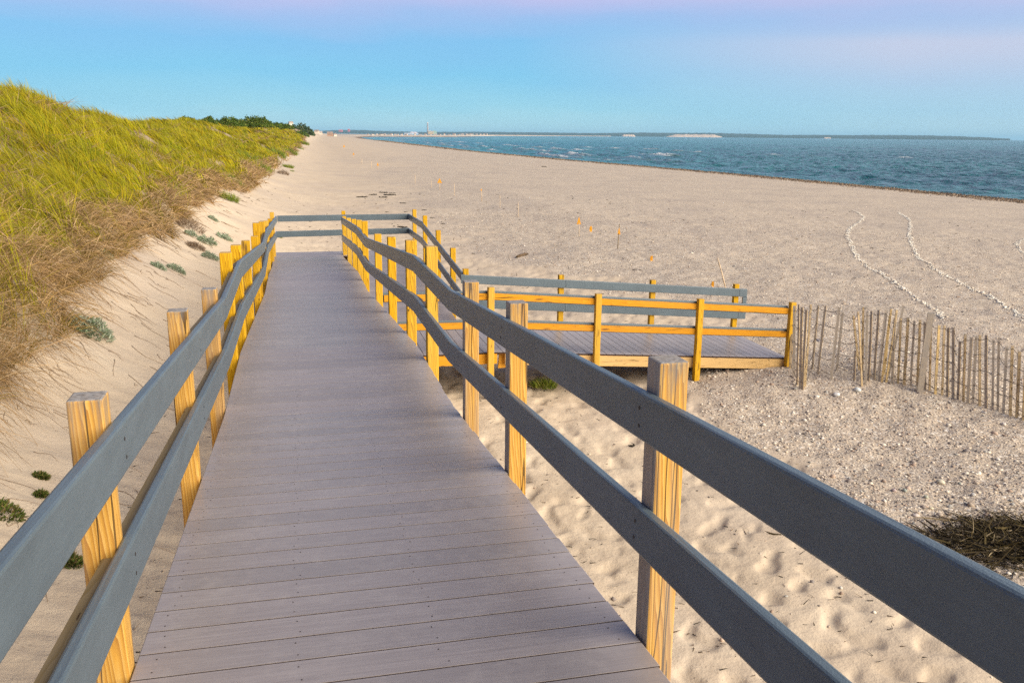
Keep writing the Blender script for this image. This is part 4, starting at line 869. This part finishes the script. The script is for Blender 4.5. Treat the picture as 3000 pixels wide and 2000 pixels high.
for px_, py_, rpx, hk, lb in [(672, 588, 24, 1.1, 'loose green tuft lowest on the slope beyond the silvery cluster'), (686, 536, 20, 1.1, 'pale green tuft just above the loose one, with long thin blades'), (745, 485, 34, .9, 'broad green clump hanging from the dune edge'), (775, 498, 18, .9, 'dark green clump at the lower right of the broad one'), (815, 455, 20, .9, 'left of two bright green clumps at the dune foot'), (850, 452, 18, .9, 'right of two bright green clumps at the dune foot'),
                              (893, 425, 12, .9, 'small bright green tuft farther along the dune foot'), (882, 438, 8, .9, 'smaller green tuft beside the far one'), (845, 492, 13, .5, 'flat yellow green tuft alone on the sand'), (857, 503, 6, .5, 'tiny green tuft beside the flat yellow green one'), (655, 505, 7, .9, 'small green sprig right below the dune edge'),
                              (1595, 1135, 34, .7, 'green grass tuft in the shade of the beach ramp'), (1948, 1172, 26, .8, 'sparse green sprig by the foot of the beach ramp post'), (820, 697, 7, .7, 'tiny green sprig at the far left corner of the deck')]:
    b_ = on_ground(px_, py_); r_ = rpx * np.linalg.norm(b_) / F; leafy('grass_tuft', b_, r_, r_ * hk * .5, 330 if rpx > 10 else 120, BRI, lb, 'grass tuft', 'green tufts on the sand', r_ * .8, max(.008, r_ * .05), 1.0, wind=(-.3, 0, .2))
DG = [[.09, .13, .02], [.14, .17, .03], [.07, .09, .02], [.24, .18, .07]]
for px_, py_, rpx, hk, lb in [(122, 1398, 14, .7, 'single dark green sprig on the sand left of the near post'), (6, 1500, 46, .6, 'dark green bushy plant at the left edge of the picture'), (122, 1455, 9, .8, 'small green sprig behind the left handrail'), (205, 1648, 28, .6, 'dark green plant seen under the upper left handrail')]:
    b_ = on_ground(px_, py_); r_ = rpx * np.linalg.norm(b_) / F; leafy('leafy_plant', b_, r_, r_ * hk, 500, DG, lb, 'plant', None, max(.04, r_ * .25), max(.014, r_ * .10))

# shrubs on the far ridge
def shrub(px0, px1, top, base, Y, label, cat='shrub', cols=((.075, .13, .015), (.11, .165, .02), (.05, .095, .012), (.15, .17, .03)), n=2600):
    a = at_y(px0, base, Y); b = at_y(px1, base, Y); t = at_y((px0 + px1) / 2, top, Y); c = (a + b) / 2; rx = np.linalg.norm(b - a) / 2; h_ = (t[2] - a[2]) * 1.15 + .4; b_ = np.array([c[0], c[1], c[2] - .3]); e_ = empty('shrub', b_, label, cat, 'shrubs along the far dune ridge')
    th = RNG.random(n) * 6.283; q = np.sqrt(RNG.random(n)); x = q * np.cos(th) * rx; y = q * np.sin(th) * min(rx, 4.0); pr = np.clip(1 - q ** 3, 0, 1) ** .8; lump = .75 + .45 * pn(x / 1.1 + px0, y / 1.1, 111) + .2 * pn(x / .4, y / .4 + px0, 112); z = h_ * pr * lump * (RNG.random(n) ** .45)
    D = unit(RNG.normal(size=(n, 3)) + np.array([0, 0, .6])); C = np.array(cols)[RNG.integers(0, len(cols), n)] * RNG.uniform(.7, 1.25, n)[:, None]; sz = max(.12, Y * .0016)
    blades('foliage', np.stack([x, y, z], 1), D, RNG.uniform(.6, 1.3, n) * sz, RNG.uniform(.7, 1.2, n) * sz * .7, np.zeros((n, 3)), C, [M_leaf], 2, e_)
    m_ = MB()
    for k_ in range(4): m_.tube([(rx * .2 * (k_ - 1.5), 0, -.4), (rx * .3 * (k_ - 1.5), .1, h_ * .6)], [.06, .03], 5)
    m_.build('stem', M_drift, e_)
shrub(505, 590, 345, 364, 120, 'low rounded shrub, second from the left on the far dune ridge'); shrub(570, 640, 344, 362, 135, 'low rounded shrub, third from the left on the far dune ridge')
shrub(615, 725, 348, 364, 150, 'long low dark shrub in the middle of the far dune ridge', n=3600); shrub(690, 805, 345, 368, 185, 'broadest dark shrub on the far dune ridge, highest of them', n=4600)
shrub(425, 535, 356, 363, 110, 'low dark strip of shrub at the left of the far dune ridge'); shrub(770, 862, 363, 374, 290, 'low green shrub right of the broadest one', n=3400); shrub(836, 922, 368, 396, 640, 'green wooded bluff beyond the dune ridge, sloping down to the beach', n=6000, cols=((.06, .11, .04), (.09, .14, .05), (.16, .17, .08), (.05, .085, .03)))
shrub(846, 906, 386, 398, 420, 'dark green scrub on the seaward side of the far dune ridge')

# ------------------------------------------------------------------ the far shore
def far_hills():
    px_ = [800, 860, 930, 960, 1000, 1060, 1120, 1200, 1260, 1330, 1400, 1500, 1600, 1700, 1800, 1900, 2000, 2100, 2200, 2300, 2400, 2500, 2600, 2700, 2800, 2900, 2960]
    py_ = [v - 2.2 for v in [384, 385, 386, 384.5, 383, 383.5, 386, 388.5, 389, 388.5, 388.5, 389.5, 390.5, 392, 392, 391, 392, 392, 394.5, 398, 397.5, 398.5, 398, 399, 401, 405.5, 409]]
    V = []; q = []; xs = np.arange(800, 2961, 6); ys = np.interp(xs, px_, py_) + .5 * pn(xs / 40, xs * 0 + .3, 121) + .35 * pn(xs / 13, xs * 0 + .7, 122); n = len(xs)
    for row, (D, f_) in enumerate([(8600, 0), (8650, .45), (8900, .8), (9400, 1), (10400, .2)]):
        for a, b in zip(xs, ys):
            d = ray(a, b); hz = d / np.hypot(d[0], d[1]); top = hz[2] * 9400; V.append((hz[0] * D, hz[1] * D, SEA - .5 + (max(top, SEA + 1) - SEA) * f_ * (1 + .12 * float(pn(np.array([a / 5.]), np.array([row * 3.3]), 123)[0]))))
    for r_ in range(4):
        for i in range(n - 1): q.append((r_ * n + i, r_ * n + i + 1, (r_ + 1) * n + i + 1, (r_ + 1) * n + i))
    return np.array(V), q
m, nt, b, tc = material('wooded far hills'); f_, _ = nt.noise(nt.mapping(tc.outputs['Object'], (1, 1, 3)), .012, 6, .65); nt.put(b.inputs['Base Color'], nt.ramp(f_, [(.3, (.012, .030, .026)), (.7, (.035, .055, .036))])); b.inputs['Roughness'].default_value = 1; M_hill = m
V, q = far_hills(); tag(link('far_hills', np_mesh('far_hills', V, q, None, True), [M_hill]), kind='structure')
M_cliff = simple('pale sand cliff', (.62, .46, .34), .95, .2, .05)
def cliff(px0, px1, top, bot, label, D=8560):
    m_ = MB(); n_ = 24; xs = np.linspace(px0, px1, n_); ra, rb, rc, rd = [], [], [], []
    for i, a in enumerate(xs):
        e_ = min(i, n_ - 1 - i) / 4; s_ = min(1, e_ + .15); y_ = bot + (top - bot) * s_ * (1 + .2 * math.sin(i * 1.7) * .5); d = ray(a, bot); hb = d / np.hypot(d[0], d[1]); d2 = ray(a, y_); ht = d2 / np.hypot(d2[0], d2[1])
        ra.append((hb[0] * (D - 30), hb[1] * (D - 30), SEA - 1)); rb.append((ht[0] * D, ht[1] * D, ht[2] * D)); rc.append((ht[0] * (D + 40), ht[1] * (D + 40), ht[2] * D - 1)); rd.append((hb[0] * (D + 45), hb[1] * (D + 45), SEA - 1))
    n = n_; vs = ra + rb + rc + rd; fs = [(k_ * n + i, k_ * n + i + 1, (k_ + 1) * n + i + 1, (k_ + 1) * n + i) for k_ in range(3) for i in range(n - 1)]; m_.add(vs, fs, 0, True)
    tag(m_.build('sand_cliff', M_cliff), label, 'cliff', 'pale sand cliffs on the far shore')
cliff(1952, 2115, 394.5, 402, 'longest pale sand cliff on the far shore across the water'); cliff(1820, 1862, 394.5, 401, 'short pale sand cliff left of the longest one on the far shore'); cliff(2412, 2435, 402.5, 407, 'smallest pale sand cliff, far right on the far shore')
# low sandy spit with the town
M_spit = simple('far beach sand', (.50, .41, .32), .95, .15, .02)
pts = [(940, 404.5, 1180), (1000, 402.5, 1350), (1080, 400.2, 1750), (1180, 399.2, 2100), (1280, 399, 2450), (1380, 398.8, 2900), (1450, 398, 3800), (1640, 398, 5600), (1790, 398.6, 6800)]
V = []; q = []
for i, (a, b, D) in enumerate(pts):
    d = ray(a, b); hz = d / np.hypot(d[0], d[1]); wd = 50 + D * .05; hh = D * .0012 * (1 if a < 1460 else .55)
    for dd, zz in ((0, SEA - .6), (wd * .3, SEA + hh * .8), (wd, SEA + hh), (wd * 1.6, SEA - 1)): V.append((hz[0] * (D + dd), hz[1] * (D + dd), zz))
for i in range(len(pts) - 1):
    for k_ in range(3): q.append((i * 4 + k_, i * 4 + 4 + k_, i * 4 + 5 + k_, i * 4 + 1 + k_))
tag(link('far_beach', np_mesh('far_beach', np.array(V), q, None, False), [M_spit]), kind='structure')
M_wall = [simple('pale house wall %d' % i, c, .8, .08, .3) for i, c in enumerate([(.62, .52, .42), (.72, .66, .56), (.52, .44, .36)])]; M_roof = [simple('house roof %d' % i, c, .85, .1, .3) for i, c in enumerate([(.22, .19, .18), (.30, .22, .18), (.36, .33, .32)])]
def house(px_, py_, D, wpx, hpx, label, group, k_=0, wallm=None, roofm=None):
    d = ray(px_, py_); hz = d / np.hypot(d[0], d[1]); b_ = hz * D; w_ = wpx * D / F; h_ = hpx * D / F; m_ = MB(); x = w_ / 2; y = w_ * .4; e_ = h_ * .58
    m_.box(-x, x, -y, y, -h_ * .6, e_, 0); m_.add([(-x * 1.08, -y * 1.1, e_), (x * 1.08, -y * 1.1, e_), (x * 1.08, y * 1.1, e_), (-x * 1.08, y * 1.1, e_), (-x * 1.08, 0, h_), (x * 1.08, 0, h_)], [(0, 1, 5, 4), (2, 3, 4, 5), (1, 2, 5), (3, 0, 4), (3, 2, 1, 0)], 1)
    for s1 in (-.5, .05, .6): m_.box(x * s1 - x * .14, x * s1 + x * .14, -y - .02 * w_, -y + .01, e_ * .3, e_ * .75, 2)
    m_.box(x * .4, x * .55, -.05 * w_, .05 * w_, h_ * .7, h_ * 1.15, 0)
    o = m_.build('house', [wallm or M_wall[k_ % 3], roofm or M_roof[k_ % 3], M_roof[0]], None, b_); o.rotation_euler = (0, 0, -math.atan2(hz[0], hz[1]) + random.uniform(-.5, .5)); tag(o, label, 'house', group)
GH = 'tiny pale houses in a row along the far town shore'
for i, px_ in enumerate([1078, 1092, 1104, 1112, 1120, 1128, 1137, 1146, 1158, 1166, 1177, 1190, 1204, 1216, 1232, 1246, 1262, 1276, 1288, 1302, 1316, 1330, 1344, 1356, 1368, 1378]):
    D = I(px_, [1080, 1180, 1280, 1380], [1800, 2180, 2540, 3000]); house(px_, 396.8 - (px_ < 1110) * 0 + .5 * math.sin(i * 2.3), D, 6 + 2 * math.sin(i * 1.9), 4.2 + 1.4 * math.sin(i * 3.1), 'tiny pale house in the long row along the far town shore', GH, i)
GH2 = 'tiny pale houses on the more distant spit'
for i, px_ in enumerate([1330 + 8 * k_ for k_ in range(0)] + [1332, 1352, 1366, 1374, 1384, 1396, 1408, 1418, 1426]):
    house(px_ + 0, 395.0, 3500, 5, 3.2, 'tiny pale house on the more distant spit, below the tall chimney', GH2, i)
for i, px_ in enumerate([1350, 1364, 1372]): pass
house(852, 365, 650, 11, 8, 'white house standing on top of the green bluff', None, 1); house(928, 388, 1000, 12, 7, 'pale house at the right foot of the green bluff', None, 0); house(939, 391, 1010, 9, 6, 'small pale house at the tip of the green bluff', None, 2)
house(967, 397, 1250, 15, 10, 'brown roofed beach house at the end of the near shore', None, 1, simple('brown house wall', (.40, .25, .16), .8, .1, .3)); house(981, 398, 1260, 9, 7, 'pale beach house right beside the brown roofed one', None, 0); house(446, 356, 180, 14, 6, 'pale roof peeping over the dune at the left', None, 1)
M_red = simple('red painted roof', (.60, .16, .18), .6, .1, .2)
house(998, 384.3, 6000, 9, 3.5, 'red building on the wooded hill across the bay, left of two', None, 0, M_red, M_red); house(1022, 383.2, 6000, 5.5, 4.5, 'red building on the wooded hill across the bay, right of two', None, 0, M_red, M_red)
# power station with its chimney
D = 7800; d = ray(1253, 392); hz = d / np.hypot(d[0], d[1]); b_ = hz * D; s_ = D / F; e_ = empty('chimney_stack', b_, 'tall slender chimney rising over the far shore', 'chimney')
m_ = MB(); m_.tube([(0, 0, -6 * s_), (0, 0, 12 * s_), (0, 0, 24 * s_), (0, 0, 30.5 * s_)], [2.5 * s_, 2.2 * s_, 1.9 * s_, 1.8 * s_], 16); m_.build('shaft', simple('grey concrete', (.42, .33, .30), .8, .1, .02), e_); m_ = MB(); m_.tube([(0, 0, 28.2 * s_), (0, 0, 31 * s_)], [2.4 * s_, 2.3 * s_], 16); m_.build('cap', simple('pale cap', (.75, .62, .55), .8, .1, .02), e_)
def block(px_, py_, wpx, hpx, rgb, label, step=True):
    d = ray(px_, py_); hz = d / np.hypot(d[0], d[1]); b_ = hz * D; w_, h_ = wpx * s_ / 2, hpx * s_; m_ = MB(); m_.box(-w_, w_, -w_ * .5, w_ * .5, -4 * s_, h_)
    if step: m_.box(-w_ * .7, -w_ * .05, -w_ * .4, w_ * .4, h_, h_ * 1.35); m_.box(w_ * .2, w_ * .6, -w_ * .45, w_ * .45, h_, h_ * 1.2)
    for k_ in range(5): m_.box(-w_ + w_ * .36 * k_ + w_ * .1, -w_ + w_ * .36 * k_ + w_ * .3, -w_ * .5 - .3, -w_ * .5 + .1, h_ * .3, h_ * .7, 1)
    o = m_.build('industrial_building', [simple('industrial wall %d' % px_, rgb, .8, .1, .02), M_roof[2]], None, b_); o.rotation_euler = (0, 0, -math.atan2(hz[0], hz[1])); tag(o, label, 'building')
block(1262, 389, 16, 4, (.62, .42, .22), 'low tan power station hall beside the chimney'); block(1274, 390, 11, 5, (.40, .52, .36), 'pale green power station block right of the chimney'); block(1212, 389.5, 20, 2.2, (.66, .52, .50), 'pale pink domed hall left of the chimney'); block(1205, 391, 40, 1.3, (.55, .58, .66), 'long low grey shed left of the chimney', False)

# ------------------------------------------------------------------ haze over the water
def haze(density):
    m = bpy.data.materials.new('sea haze'); m.use_nodes = True; t = m.node_tree; t.nodes.remove(t.nodes['Principled BSDF']); v = t.nodes.new('ShaderNodeVolumePrincipled'); v.inputs['Density'].default_value = density; v.inputs['Color'].default_value = (.42, .76, 1, 1); v.inputs['Anisotropy'].default_value = 0
    t.links.new(v.outputs[0], t.nodes['Material Output'].inputs['Volume']); m_ = MB(); m_.box(-14000, 46500, -1200, 46500, -60, 140); tag(m_.build('haze', m), kind='stuff')
haze(5.5e-5)
